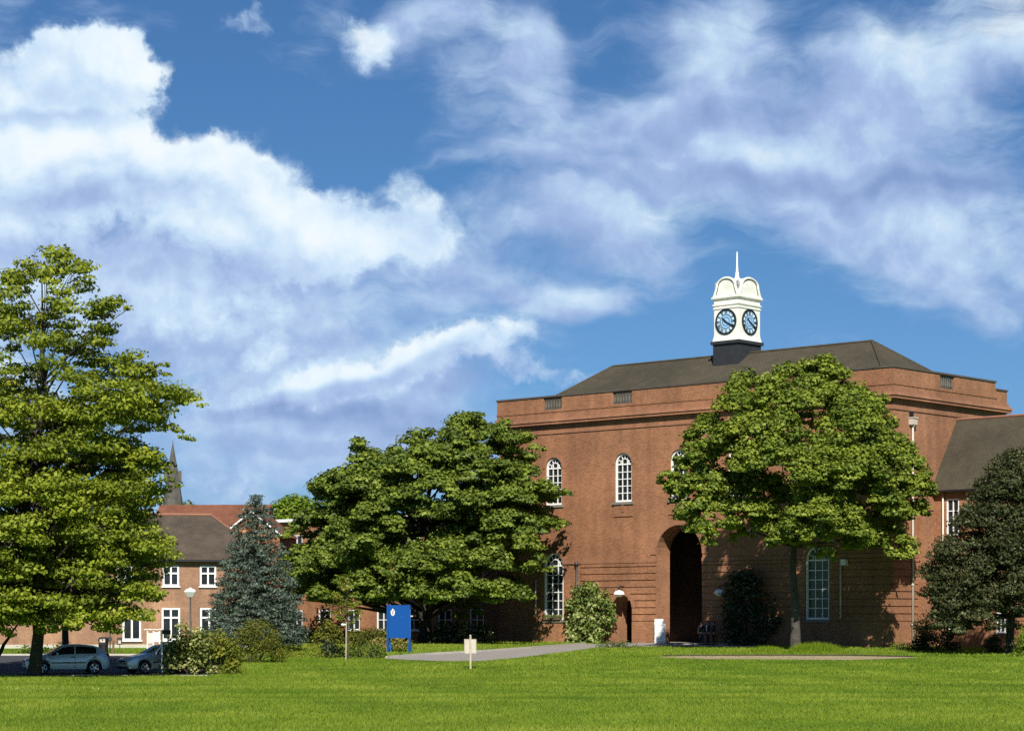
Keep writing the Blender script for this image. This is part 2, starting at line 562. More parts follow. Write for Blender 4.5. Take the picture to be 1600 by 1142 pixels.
M['white_old'] = mat('weathered_white_paint', (0.78, 0.77, 0.69), 0.55, 0.16, 1.8)
M['white_shade'] = mat('cream_paint', (0.62, 0.58, 0.48), 0.6, 0.1, 2)
M['glass'] = mat('window_glass', (0.018, 0.020, 0.024), 0.08, 0.5, 0.9, 0.10, 2.2, spec=0.5)
M['glass_green'] = mat('curtained_glass', (0.05, 0.065, 0.05), 0.15, 0.5, 0.9, spec=0.5)
M['black'] = mat('black_paint', (0.012, 0.012, 0.014), 0.5)
M['lead'] = mat('dark_lead', (0.028, 0.030, 0.036), 0.6, 0.3, 2)
M['dial'] = mat('dial_blue', (0.30, 0.52, 0.78), 0.4, 0.05)
M['dial_pale'] = mat('dial_pale_blue', (0.50, 0.70, 0.88), 0.4, 0.05)
M['pipe'] = mat('cream_pipe', (0.50, 0.46, 0.40), 0.5)
M['pipe_dark'] = mat('dark_pipe', (0.05, 0.045, 0.045), 0.5)
M['blue'] = mat('sign_blue', (0.004, 0.065, 0.27), 0.35, 0.04)
M['blue_edge'] = mat('sign_blue_light', (0.02, 0.15, 0.50), 0.35, 0.05)
M['timber'] = mat('weathered_timber', (0.42, 0.36, 0.28), 0.8, 0.25, 6)
M['timber_dark'] = mat('dark_timber', (0.16, 0.09, 0.05), 0.8, 0.25, 6)
M['sign_back'] = mat('sign_back_grey', (0.50, 0.45, 0.38), 0.6, 0.15, 6)
M['asphalt'] = mat('asphalt', (0.055, 0.055, 0.058), 0.9, 0.25, 1.2, 0.3, 40)
M['path'] = mat('path_asphalt', (0.29, 0.265, 0.232), 0.9, 0.10, 0.9, 0.3, 40)
M['kerb'] = mat('kerb_concrete', (0.46, 0.43, 0.36), 0.85, 0.15, 2)
M['sand'] = mat('bare_earth', (0.34, 0.27, 0.16), 0.95, 0.25, 2.5, 0.5, 12)
M['soil'] = mat('dark_soil', (0.05, 0.036, 0.024), 0.95, 0.3, 2)
M['bark'] = mat('bark', (0.075, 0.06, 0.045), 0.95, 0.45, 3.0, 0.8, 9)
M['bark_dark'] = mat('dark_bark', (0.038, 0.032, 0.026), 0.95, 0.45, 3.0, 0.8, 9)
M['bark_patchy'] = mat('patchy_bark', (0.07, 0.06, 0.05), 0.95, 0.7, 2.2, 0.8, 9)

RNG = np.random.default_rng(11)


# ------------------------------------------------------------------ foliage
def leaf_mesh(name, pos, nor, size, material, parent=None, aspect=0.62, tint=None, rng=RNG, fold=0.12, droop=None):
    """one leaf-shaped quad per point"""
    N = len(pos)
    nor = nor / (np.linalg.norm(nor, axis=1, keepdims=True) + 1e-9)
    r = rng.normal(size=(N, 3)) if droop is None else droop + rng.normal(size=(N, 3)) * 0.45
    t = r - nor * (r * nor).sum(1, keepdims=True)
    t /= np.linalg.norm(t, axis=1, keepdims=True) + 1e-9
    b = np.cross(nor, t)
    L = (size * rng.uniform(0.65, 1.3, N))[:, None]
    W = L * aspect
    v = np.empty((N, 4, 3), dtype=np.float32)
    v[:, 0] = pos - t * L * 0.5
    v[:, 1] = pos + b * W * 0.5 + nor * L * fold
    v[:, 2] = pos + t * L * 0.5
    v[:, 3] = pos - b * W * 0.5 + nor * L * fold
    me = bpy.data.meshes.new(name)
    me.vertices.add(N * 4)
    me.vertices.foreach_set('co', v.ravel())
    me.loops.add(N * 4)
    me.loops.foreach_set('vertex_index', np.arange(N * 4, dtype=np.int32))
    me.polygons.add(N)
    me.polygons.foreach_set('loop_start', np.arange(0, N * 4, 4, dtype=np.int32))
    try:
        me.polygons.foreach_set('loop_total', np.full(N, 4, dtype=np.int32))
    except Exception:
        pass
    if tint is None: tint = rng.uniform(0, 1, N)
    a = me.attributes.new('tint', 'FLOAT', 'FACE')
    a.data.foreach_set('value', np.clip(tint, 0, 1).astype(np.float32))
    me.materials.append(material)
    me.update(calc_edges=True)
    me.validate()
    o = bpy.data.objects.new(name, me)
    COL.objects.link(o)
    if parent is not None: o.parent = parent
    return o


def clump_leaves(clumps, per_m2, rng=RNG, up=0.7, fill=0.45, under=0.45, jit=0.55, spread=1.0):
    """points and normals on flattened domes; clumps rows: x y z rx ry rz"""
    c = np.asarray(clumps, dtype=float)
    area = 2.6 * (c[:, 3] * c[:, 4] + c[:, 3] * c[:, 5] + c[:, 4] * c[:, 5])
    cnt = np.maximum(6, (area * per_m2).astype(int))
    idx = np.repeat(np.arange(len(c)), cnt)
    N = len(idx)
    d = rng.normal(size=(N, 3)); d /= np.linalg.norm(d, axis=1, keepdims=True)
    d[:, 2] = np.where(d[:, 2] < 0, d[:, 2] * under, d[:, 2])
    rr = 1 - fill * rng.uniform(0, 1, N) ** 1.7
    # lumpy edge
    rr *= 1 + 0.22 * np.sin(d[:, 0] * 5 + c[idx, 0] * 3) * np.cos(d[:, 1] * 6 + c[idx, 2] * 2) + rng.normal(size=N) * 0.06 * spread
    nor = d / c[idx, 3:6] * c[idx, 3:4]
    nor /= np.linalg.norm(nor, axis=1, keepdims=True)
    nor = nor + np.array([0, 0, up]) + rng.normal(size=(N, 3)) * jit
    rr *= np.where(rng.uniform(0, 1, N) < 0.09, rng.uniform(1.05, 1.4, N), 1.0)      # stray leaves
    pos = c[idx, :3] + d * c[idx, 3:6] * rr[:, None]
    tint = rng.uniform(0.12, 0.88, len(c))[idx] + rng.normal(size=N) * 0.2
    return pos, nor, tint


def inside(poly, x, z):
    n, r = len(poly), False
    for i in range(n):
        (x1, z1), (x2, z2) = poly[i], poly[(i + 1) % n]
        if (z1 > z) != (z2 > z) and x < (x2 - x1) * (z - z1) / (z2 - z1) + x1:
            r = not r
    return r


def chord(poly, z):
    xs = []
    n = len(poly)
    for i in range(n):
        (x1, z1), (x2, z2) = poly[i], poly[(i + 1) % n]
        if (z1 > z) != (z2 > z): xs.append((x2 - x1) * (z - z1) / (z2 - z1) + x1)
    return (min(xs), max(xs)) if len(xs) > 1 else (0, 0)


def crown_clumps(outline_px, D, n, rlo, rhi, depth=0.85, flat=0.5, gap=0.8, rng=RNG, shell=0.35, ymax=None, tilt=0.0):
    """clumps that fill a crown of real depth whose outline, seen from the lawn, is the given one"""
    poly = [((px - CXP) * D / FPX, ZC + (HY - py) * D / FPX) for px, py in outline_px]
    xs = [p[0] for p in poly]; zs = [p[1] for p in poly]
    out = []
    tries = 0
    while len(out) < n and tries < n * 60:
        tries += 1
        r = rng.uniform(rlo, rhi)
        x, z = rng.uniform(min(xs), max(xs)), rng.uniform(min(zs), max(zs))
        k = 0.8
        if not all(inside(poly, x + a * r * k, z + b * r * flat * k) for a, b in ((-1, 0), (1, 0), (0, 1), (0, -1))): continue
        xl, xr = chord(poly, z)
        hw = max((xr - xl) / 2, 0.1)
        s = math.sqrt(max(0.0, 1 - ((x - (xl + xr) / 2) / hw) ** 2))
        u = rng.uniform(-1, 1)
        u = math.copysign(abs(u) ** shell, u)
        y = hw * depth * s * u
        if abs(y) > r: y -= math.copysign(r * 0.6, y)
        if ymax is not None: y = min(y, ymax)
        if any((x - o[0]) ** 2 + (D + y - o[1]) ** 2 + ((z - o[2]) / (flat + 0.2)) ** 2 < (gap * (r + o[3]) * 0.5) ** 2 for o in out): continue
        out.append((x, D + y, z, r, r, r * flat))
    return out


def pad_clumps(big, rng, k=9.0, lo=.30, hi=.46, dome=1.0, flat=.7):
    """each big clump becomes a domed pad of small ones"""
    out = []
    for b in big:
        x, y, z, R0 = b[:4]
        tx, ty = rng.normal() * .34, rng.normal() * .34          # every pad leans its own way
        for _ in range(max(6, int(k * (.6 + R0)))):
            a = rng.uniform(0, 2 * math.pi); q = math.sqrt(rng.uniform(0, 1)) * .85
            rr = R0 * rng.uniform(lo, hi)
            out.append((x + math.cos(a) * q * R0, y + math.sin(a) * q * R0, z + R0 * (dome * (.30 - .75 * q * q) + q * (tx * math.cos(a) + ty * math.sin(a))) + rng.normal() * .10 * R0, rr, rr, rr * flat))
    return out


def arm_clumps(arms, D, rng, r0, r1, n, back=0.6, flat=.6):
    """clumps along boughs that stick out of the crown: (from, to) in photo pixels at distance D"""
    out = []
    for (ax, ay), (bx, by) in arms:
        for i in range(n):
            f = i / (n - 1)
            p = at(ax + (bx - ax) * f, ay + (by - ay) * f, D)
            rr = (r0 + (r1 - r0) * f) * rng.uniform(.8, 1.15)
            out.append((p.x + rng.normal() * .1, D + rng.normal() * back, p.z + rng.normal() * .15, rr, rr, rr * flat))
    return out


def limbs(mb, base, top, clumps, k, r0, rng=RNG, lo=0.25, rl=0.4, wob=0.35, rend=0.02):
    """tapered limbs from the trunk to some of the clumps"""
    base, top = Vector(base), Vector(top)
    pick = rng.permutation(len(clumps))[:k]
    for i in pick:
        c = clumps[i]
        e = Vector((c[0], c[1], c[2] - c[5] * 0.2))
        f = (e.z - base.z) / max(0.1, top.z - base.z)
        f0 = min(0.93, max(lo, f - 0.12 - 0.35 * (Vector((e.x, e.y, 0)) - Vector((base.x, base.y, 0))).length / max(1.0, top.z - base.z)))
        s = base.lerp(top, f0)
        mid = s.lerp(e, 0.5) + Vector((rng.normal() * wob, rng.normal() * wob, abs(rng.normal()) * wob))
        pts = [s, s.lerp(mid, 0.55), mid, mid.lerp(e, 0.55) + Vector((0, 0, 0.1)), e]
        ra = r0 * rl * (1 - 0.7 * f0)
        mb.tube(pts, [ra, ra * 0.75, ra * 0.5, ra * 0.3, rend], 5, cap=False)


def tree(name, label, base, top, r0, clumps, leaf, bark, per_m2, size, k, rng=RNG, lo=0.25, up=0.7, group=None, aspect=0.62, fill=0.45, jit=0.55, under=0.45, rl=0.4, droop=None, wob=0.35, cat='tree', flare=1.4):
    t = thing(name, label, cat, base, 0.0, group)
    b = Vector(base)
    mb = MB(); mb.M = Matrix.Translation(-b)
    top = Vector(top)
    n = 9
    path = [b + Vector((0, 0, -0.3))] + [b.lerp(top, i / n) + Vector((rng.normal() * r0 * 0.22, rng.normal() * r0 * 0.22, 0)) * (1 if 0 < i else 0) for i in range(n + 1)]
    rad = [r0 * flare] + [r0 * (1.15 if i == 0 else 1 - 0.9 * i / n) for i in range(n + 1)]
    mb.tube(path, rad, 9)
    if k: limbs(mb, b, top, clumps, k, r0, rng, lo, rl, wob)
    mb.build('trunk', bark, t, True)
    pos, nor, tint = clump_leaves(clumps, per_m2, rng, up, fill, under, jit)
    leaf_mesh('crown', pos - np.array(b), nor, size, leaf, t, aspect, tint, rng, droop=droop)
    return t


def bush(name, label, cat, base, clumps, leaf, per_m2, size, rng=RNG, up=0.6, group=None, aspect=0.62, jit=0.6, part='foliage', fill=0.4, stems=True):
    t = thing(name, label, cat, base, 0.0, group)
    b = Vector(base)
    pos, nor, tint = clump_leaves(clumps, per_m2, rng, up, fill, 0.8, jit)
    keep = pos[:, 2] > gz(b.y) + 0.02
    leaf_mesh(part, (pos - np.array(b))[keep], nor[keep], size, leaf, t, aspect, tint[keep], rng)
    if stems:
        mb = MB(); mb.M = Matrix.Translation(-b)
        for c in [clumps[i] for i in rng.permutation(len(clumps))[:min(12, len(clumps))]]:
            s = b + Vector((rng.normal() * 0.12, rng.normal() * 0.12, -0.1))
            e = Vector(c[:3])
            mb.tube([s, s.lerp(e, 0.5) + Vector((0, 0, 0.1)), e], [0.04, 0.03, 0.01], 5, cap=False)
        mb.build('stem', M['bark'], t, True)
    return t


def mound(cx, cy, z0, hx, hy, h, n, r, rng=RNG, flat=0.7):
    """clumps heaped into a low rounded bush"""
    out = []
    for i in range(n):
        a = rng.uniform(0, 2 * math.pi); q = math.sqrt(rng.uniform(0, 1))
        x, y = math.cos(a) * q, math.sin(a) * q
        z = math.sqrt(max(0, 1 - q * q)) * rng.uniform(0.25, 1) ** 0.6
        rr = r * rng.uniform(0.7, 1.25)
        out.append((cx + x * (hx - rr * .6), cy + y * max(0.05, hy - rr * .6), z0 + max(rr * flat * 0.5, z * h - rr * flat * 0.8), rr, rr, rr * flat))
    return out

# ------------------------------------------------------------------ ground, road, path
def ground_mat():
    m, t, b = new_mat('lawn_green')
    N, L = t.nodes, t.links
    tcn = N.new('ShaderNodeTexCoord')
    n1 = N.new('ShaderNodeTexNoise'); n1.inputs['Scale'].default_value = 0.35; n1.inputs['Detail'].default_value = 8
    n2 = N.new('ShaderNodeTexNoise'); n2.inputs['Scale'].default_value = 9.0; n2.inputs['Detail'].default_value = 5
    L.new(tcn.outputs['Object'], n1.inputs['Vector']); L.new(tcn.outputs['Object'], n2.inputs['Vector'])
    ad = N.new('ShaderNodeMath'); ad.operation = 'MULTIPLY_ADD'; ad.inputs[1].default_value = 0.5
    L.new(n2.outputs['Fac'], ad.inputs[0]); L.new(n1.outputs['Fac'], ad.inputs[2])
    rp = N.new('ShaderNodeValToRGB')
    e = rp.color_ramp.elements
    e[0].position = 0.5; e[0].color = (0.070, 0.16, 0.010, 1)
    e[1].position = 1.0; e[1].color = (0.15, 0.28, 0.018, 1)
    L.new(ad.outputs[0], rp.inputs[0]); L.new(rp.outputs[0], b.inputs['Base Color'])
    b.inputs['Roughness'].default_value = 0.9
    b.inputs['Specular IOR Level'].default_value = 0.1
    bp = N.new('ShaderNodeBump'); bp.inputs['Strength'].default_value = 0.8; bp.inputs['Distance'].default_value = 0.06
    L.new(n2.outputs['Fac'], bp.inputs['Height']); L.new(bp.outputs[0], b.inputs['Normal'])
    return m


M['lawn'] = ground_mat()
g = MB()
gys = [-200, 0, 50, 105, 150, 175, 260, 600, 1600, 4500]
gxs = [-3500, -900, -200, -60, 0, 60, 200, 900, 3500]
g.add([(x, y, gz(y)) for y in gys for x in gxs],
      [(j * len(gxs) + i, j * len(gxs) + i + 1, (j + 1) * len(gxs) + i + 1, (j + 1) * len(gxs) + i) for j in range(len(gys) - 1) for i in range(len(gxs) - 1)])
tag(g.build('ground', M['lawn']), kind='structure')


def polyline(pts, n):
    p = np.array(pts, dtype=float)
    d = np.r_[0, np.cumsum(np.linalg.norm(np.diff(p, axis=0), axis=1))]
    t = np.linspace(0, d[-1], n)
    return np.stack([np.interp(t, d, p[:, 0]), np.interp(t, d, p[:, 1])], 1)


def ribbon(name, A, B, lift, material, n=60, m=6):
    a, b = polyline(A, n), polyline(B, n)
    mb = MB()
    vs = []
    for i in range(n):
        for j in range(m + 1):
            p = a[i] * (1 - j / m) + b[i] * j / m
            vs.append((p[0], p[1], gz(p[1]) + lift))
    mb.add(vs, [(i * (m + 1) + j, i * (m + 1) + j + 1, (i + 1) * (m + 1) + j + 1, (i + 1) * (m + 1) + j) for i in range(n - 1) for j in range(m)])
    return tag(mb.build(name, material), kind='structure')


def kerb(name, A, w, h, material, n=60):
    a = polyline(A, n)
    mb = MB()
    vs = []
    for i in range(n):
        t = a[min(i + 1, n - 1)] - a[max(i - 1, 0)]
        t = t / np.linalg.norm(t)
        nr = np.array([-t[1], t[0]]) * w / 2
        for sgn, z in ((-1, -0.1), (-1, h), (1, h), (1, -0.1)):
            p = a[i] + nr * sgn
            vs.append((p[0], p[1], gz(a[i][1]) + z))
    fs = []
    for i in range(n - 1):
        for k in range(3):
            fs.append((i * 4 + k, i * 4 + k + 1, i * 4 + 5 + k, i * 4 + 4 + k))
    fs += [(0, 1, 2, 3), (4 * n - 1, 4 * n - 2, 4 * n - 3, 4 * n - 4)]
    mb.add(vs, fs)
    return tag(mb.build(name, material), kind='structure')


def gxy(px, D): return ((px - CXP) * D / FPX, D)


def row_D(py):
    """distance at which the ground shows at photo row py"""
    lo, hi = 40.0, 400.0
    for _ in range(50):
        m_ = (lo + hi) / 2
        if HY + (ZC - gz(m_)) * FPX / m_ > py: lo = m_
        else: hi = m_
    return (lo + hi) / 2


def gpx(px, py):
    return gxy(px, row_D(py))


PATH_F = [gpx(604, 1029.6), gpx(680, 1033), gpx(750, 1033.5), gpx(812, 1028), gpx(890, 1018), gpx(932, 1012), gpx(985, 1010.2), gpx(1060, 1010), gpx(1180, 1011.2)]
PATH_B = [gpx(604, 1028.2), gpx(668, 1023), gpx(745, 1019), gpx(830, 1013), gpx(880, 1009), gpx(915, 1006.5), gpx(985, 1006), gpx(1060, 1006.3), gpx(1180, 1009.3)]
ribbon('path', PATH_F, PATH_B, 0.03, M['path'])
kerb('path_kerb', PATH_B[:6], 0.16, 0.14, M['kerb'])
ribbon('car_park', [(-70, 105.9), (-14.2, 105.9)], [(-70, 134), (-19.5, 134)], 0.03, M['asphalt'])
kerb('car_park_kerb', [(-70, 134.1), (-19.2, 134.1)], 0.16, 0.13, M['kerb'])
kerb('lawn_edge_kerb', [(-70, 105.8), (-14.4, 105.8)], 0.1, 0.045, M['kerb'])
ribbon('back_path', [gpx(425, 1007.6), gpx(640, 1007.2)], [gpx(425, 1006.4), gpx(640, 1006.2)], 0.03, M['path'])
# worn strip of bare ground across the lawn
ribbon('bare_strip', [gpx(1030, 1027.5), gpx(1100, 1030), gpx(1330, 1031.5), gpx(1432, 1028)], [gpx(1030, 1026.2), gpx(1100, 1024.5), gpx(1330, 1025), gpx(1432, 1027)], 0.03, M['sand'])
kerb('strip_edging', [gpx(1036, 1025), gpx(1330, 1024.6), gpx(1425, 1026.6)], 0.14, 0.10, M['soil'])

# ------------------------------------------------------------------ windows
def arched_window(parent, xc, w, zb, zs, y, cols, dz, mat_f, mat_g, depth=0.14, key=None, cache={}):
    """white glazing bars with a fan head; the pane is its child"""
    if key in cache:
        o = copy_tree(cache[key], parent)
        o.location = (xc, y, zb)
        return o
    h = zs - zb
    r = w / 2
    mb = MB()
    f = 0.11

    def arc(ra, th, d0, d1, n=16):
        for k in range(n):
            a0, a1 = math.pi * k / n, math.pi * (k + 1) / n
            p = [(ra * math.cos(a0), h + ra * math.sin(a0)), (ra * math.cos(a1), h + ra * math.sin(a1)),
                 ((ra - th) * math.cos(a1), h + (ra - th) * math.sin(a1)), ((ra - th) * math.cos(a0), h + (ra - th) * math.sin(a0))]
            mb.prism([p[0], p[1], p[2], p[3]][::-1], d0, d1)
    arc(r, f, -depth, 0.0)
    arc(r * 0.52, 0.05, -0.07, 0.0)
    mb.box(-r, -r + f, -depth, 0, 0, h); mb.box(r - f, r, -depth, 0, 0, h)
    mb.box(-r + f, r - f, -depth, 0, 0, 0.13)
    mb.box(-r + f, r - f, -0.075, 0, h - 0.06, h + 0.04)
    zz = [0.13 + (h - 0.19) * k / dz for k in range(1, dz)]
    for z in zz: mb.box(-r + f, r - f, -0.06, 0, z - 0.028, z + 0.028)
    for k in range(1, cols):
        x = -r + f + (w - 2 * f) * k / cols
        mb.box(x - 0.03, x + 0.03, -0.055, -0.002, 0.13, h - 0.06)
        mb.box(x - 0.03, x + 0.03, -0.055, -0.002, h + 0.04, h + math.sqrt(max(0.02, (r * 0.5) ** 2 - x * x)))
    for a in (28, 62, 90, 118, 152):
        c, s_ = math.cos(R(a)), math.sin(R(a))
        mb.bar((c * r * 0.52, -0.03, h + s_ * r * 0.52), (c * (r - f), -0.03, h + s_ * (r - f)), 0.05, 0.05)
    o = mb.build('window', mat_f, parent, loc=(xc, y, zb))
    pn = MB()
    ring = [(-r + .02, 0), (r - .02, 0)] + [((r - .02) * math.cos(math.pi * k / 16), h + (r - .02) * math.sin(math.pi * k / 16)) for k in range(17)]
    pn.add([(x, 0.012, z) for x, z in ring], [tuple(range(len(ring)))])
    pn.build('pane', mat_g, o)
    cache[key] = o
    return o


def rect_window(parent, xc, w, zb, h, y, cols, rows, mat_f, mat_g, key=None, transom=None, sill=True, bar=0.06, fr=0.09, cache={}):
    if key in cache:
        o = copy_tree(cache[key], parent)
        o.location = (xc, y, zb)
        return o
    mb = MB()
    mb.box(-w / 2, -w / 2 + fr, -0.10, 0, 0, h); mb.box(w / 2 - fr, w / 2, -0.10, 0, 0, h)
    mb.box(-w / 2 + fr, w / 2 - fr, -0.10, 0, 0, fr); mb.box(-w / 2 + fr, w / 2 - fr, -0.10, 0, h - fr, h)
    for k in range(1, cols):
        x = -w / 2 + w * k / cols
        mb.box(x - bar / 2, x + bar / 2, -0.08, 0, fr, h - fr)
    zs = [h * k / rows for k in range(1, rows)] if transom is None else [h * t for t in transom]
    for z in zs: mb.box(-w / 2 + fr, w / 2 - fr, -0.07, 0, z - bar / 2, z + bar / 2)
    o = mb.build('window', mat_f, parent, loc=(xc, y, zb))
    pn = MB(); pn.add([(-w / 2 + .02, .012, .02), (w / 2 - .02, .012, .02), (w / 2 - .02, .012, h - .02), (-w / 2 + .02, .012, h - .02)], [(0, 1, 2, 3)])
    pn.build('pane', mat_g, o)
    if sill:
        sl = MB(); sl.box(-w / 2 - .08, w / 2 + .08, -.22, 0, -.09, -0.003)
        sl.build('sill', M['stone'] if sill == 'stone' else mat_f, o)
    cache[key] = o
    return o


# ------------------------------------------------------------------ main hall
LB, WB = 35.65, 14.8
ROT = R(-42)
HALL = (-0.99, 173.85, 0.85)
hall = thing('brick_hall', 'large red brick hall with arched white windows and a white clock tower', 'building', HALL, ROT)
HM = Matrix.Translation(HALL) @ Matrix.Rotation(ROT, 4, 'Z')
TURN_SIDE = Matrix.Translation((LB, 0, 0)) @ Matrix.Rotation(R(90), 4, 'Z')     # wall drawn along x becomes the right-hand side wall
XC = 17.6
UPW = [XC - 12, XC - 5.2, XC, XC + 5.2, XC + 12]
LOW = [XC - 12, XC + 12]
ARCHS = [XC - 5.25, XC + 5.25]
ops = [(x, 1.62, 10.55, 13.35, True, 0.30) for x in UPW]
ops += [(x, 1.95, 1.85, 5.95, True, 0.30) for x in LOW]
ops += [(XC, 4.2, -0.9, 6.6, True, 1.6)]
ops += [(x, 1.8, -0.9, 2.75, True, 1.6) for x in ARCHS]
wb = MB()
wb.wall(0, LB, -1.0, 16.75, ops)
wb.M = TURN_SIDE
wb.wall(0, WB, -1.0, 16.75, [])
wb.M = None
wb.add([(LB, WB, -1), (0, WB, -1), (0, WB, 16.75), (LB, WB, 16.75)], [(0, 1, 2, 3)])
wb.add([(0, WB, -1), (0, 0, -1), (0, 0, 16.75), (0, WB, 16.75)], [(0, 1, 2, 3)])
wb.build('wall', M['brick'], hall)
# the arcade behind the three arches
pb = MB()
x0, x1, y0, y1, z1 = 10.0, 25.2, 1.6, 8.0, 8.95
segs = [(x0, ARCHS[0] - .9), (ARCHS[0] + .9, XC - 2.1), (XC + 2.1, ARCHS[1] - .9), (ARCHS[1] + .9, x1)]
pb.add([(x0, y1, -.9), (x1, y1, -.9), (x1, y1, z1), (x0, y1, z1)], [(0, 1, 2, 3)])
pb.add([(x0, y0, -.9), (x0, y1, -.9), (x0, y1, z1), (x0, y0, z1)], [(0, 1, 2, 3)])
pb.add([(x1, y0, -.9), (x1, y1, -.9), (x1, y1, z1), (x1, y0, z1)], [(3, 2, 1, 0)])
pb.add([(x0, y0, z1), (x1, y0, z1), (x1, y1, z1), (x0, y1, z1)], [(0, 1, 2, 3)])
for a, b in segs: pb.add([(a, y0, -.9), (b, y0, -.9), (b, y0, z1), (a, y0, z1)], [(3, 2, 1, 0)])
pb.build('arcade', M['brick_shaded'], hall)
fl = MB(); fl.box(10.02, 25.18, -0.5, 7.98, -0.3, 0.16)
fl.build('arcade_floor', M['path'], hall)

# plinth and rusticated courses, broken at the openings
pl = MB(); cs = MB()


def spans(lo, hi, z, pad=0.0):
    cuts = []
    for (xc, w, zb, zs, ar, dp) in ops:
        if zb > 9: continue
        h = w / 2 + pad
        if z > zs:
            if z >= zs + h: continue
            h = math.sqrt(h * h - (z - zs) ** 2)
        if z < zb - 0.1: continue
        cuts.append((xc - h, xc + h))
    out, a = [], lo
    for c0, c1 in sorted(cuts):
        if c0 > a: out.append((a, min(c0, hi)))
        a = max(a, c1)
    if a < hi: out.append((a, hi))
    return [(p, q) for p, q in out if q - p > 0.05]


for a, b in spans(0.0, LB + 0.06, 0.5): pl.box(a, b, -0.06, 0.0, -1.0, 1.72)
pl.build('plinth', M['brick'], hall)
pl = MB(); pl.M = TURN_SIDE; pl.box(0.0, 4.9, -0.06, 0.0, -1.0, 1.72)
pl.build('plinth', M['brick'], hall)
cs2 = MB(); cs2.M = TURN_SIDE
z = 1.78
while z < 5.9:
    zt = min(z + 0.43, 6.0)
    for a, b in spans(8.3, LB + 0.07, (z + zt) / 2, 0.02): cs.box(a, b, -0.07, 0.0, z, zt)
    cs2.box(0.0, 4.9, -0.07, 0.0, z, zt)
    z += 0.5
cs.build('rustic_course', M['brick'], hall)
cs2.build('rustic_course', M['brick'], hall)
st = MB()
for a, b in spans(0.0, LB, 6.15): st.box(a, b, -0.10, 0.0, 6.04, 6.30)
st.build('string_course', M['brick_trim'], hall)
st = MB(); st.M = TURN_SIDE; st.box(0.0, 4.9, -0.10, 0.0, 6.04, 6.30)
st.build('string_course', M['brick_trim'], hall)

# arch rings
ab = MB()


def arch_ring(mb, xc, r, zs, th, pr, n=24, legs=0.0):
    for k in range(n):
        a0, a1 = math.pi * k / n, math.pi * (k + 1) / n
        mb.prism([(xc + (r + th) * math.cos(a0), zs + (r + th) * math.sin(a0)), (xc + (r + th) * math.cos(a1), zs + (r + th) * math.sin(a1)),
                  (xc + r * math.cos(a1), zs + r * math.sin(a1)), (xc + r * math.cos(a0), zs + r * math.sin(a0))][::-1], -pr, 0.0)
    if legs:
        mb.box(xc - r - th, xc - r, -pr, 0, zs - legs, zs); mb.box(xc + r, xc + r + th, -pr, 0, zs - legs, zs)


for x, r_a, z_a, t_a, p_a in [(x, 0.815, 13.35, 0.26, 0.035) for x in UPW] + [(x, 0.98, 5.95, 0.30, 0.045) for x in LOW] + [(XC, 2.105, 6.6, 0.5, 0.06)] + [(x, 0.905, 2.75, 0.30, 0.09) for x in ARCHS]:
    ab = MB()
    arch_ring(ab, x, r_a, z_a, t_a, p_a)
    ab.build('arch_surround', M['brick_trim'], hall)
for x in UPW:
    ap = MB()
    ap.box(x - .86, x + .86, -0.05, 0, 9.55, 10.36)
    ap.box(x - .12, x + .12, -0.10, -0.05, 9.8, 10.3)
    ap.box(x - .92, x + .92, -0.07, 0, 9.47, 9.55)
    ap.build('apron_panel', M['brick'], hall)
for x, hw_, z_ in [(x, .98, 10.36) for x in UPW] + [(x, 1.1, 1.66) for x in LOW]:
    sl = MB(); sl.box(x - hw_, x + hw_, -0.15, 0.2, z_, z_ + .188)
    sl.build('sill', M['stone'], hall)
for x in UPW: arched_window(hall, x, 1.60, 10.56, 13.35, 0.24, 3, 5, M['white'], M['glass'], key='hall_upper')
for i, x in enumerate(LOW): arched_window(hall, x, 1.93, 1.86, 5.95, 0.24, 3, 6, M['white'] if i == 0 else M['white'], M['glass'] if i == 0 else M['glass_green'], depth=0.2, key='hall_lower%d' % i)

# frieze, cornice, parapet
co = MB()
co.frame(0, LB, 0, WB, 15.95, 16.12, 0.07, 0.12)
co.frame(0, LB, 0, WB, 16.50, 16.62, 0.10, 0.2)
co.frame(0, LB, 0, WB, 16.66, 16.86, 0.36, 0.7)
co.frame(0, LB, 0, WB, 16.862, 17.06, 0.44, 0.8, 0.40)
co.frame(0, LB, 0, WB, 17.062, 17.30, 0.24, 0.6)
co.build('cornice', M['brick_trim'], hall)
pp = MB()
PO = 0.12
bal = [(x, 1.85, 17.78, 18.72, False, 0.34) for x in (UPW[0], UPW[1], UPW[3], UPW[4])]
pp.M = Matrix.Translation((-PO, -PO, 0))
pp.wall(0, LB + 2 * PO, 17.30, 18.74, [(o[0] + PO, *o[1:]) for o in bal], depth=0.34, back=True)
SIDE_P = Matrix.Translation((LB + PO, -PO, 0)) @ Matrix.Rotation(R(90), 4, 'Z')
pp.M = SIDE_P
sbal = (6.75 + PO, 1.85, 17.78, 18.72, False, 0.34)
pp.wall(0, 13.3 + PO, 17.30, 18.74, [sbal], depth=0.34, back=True)
pp.wall(13.3 + PO, WB + 2 * PO, 17.30, 18.22, [], depth=0.34, back=True)
pp.box(13.3 + PO, 13.302 + PO, 0, 0.34, 18.0, 18.74)
pp.M = None
pp.box(-PO, -PO + .34, -PO + .002, WB + PO, 17.30, 18.74)
pp.box(-PO + .34, LB + PO - .34, WB + PO - .34, WB + PO, 17.30, 18.22)
pp.frame(0, LB, 0, 13.3, 17.60, 17.70, 0.17, 0.045)
pp.build('parapet', M['brick'], hall)
cp = MB()
cp.box(-PO - .07, LB + PO + .07, -PO - .07, -PO + .40, 18.742, 18.86)
cp.box(LB + PO - .40, LB + PO + .07, -PO + .40, 13.36, 18.742, 18.86)
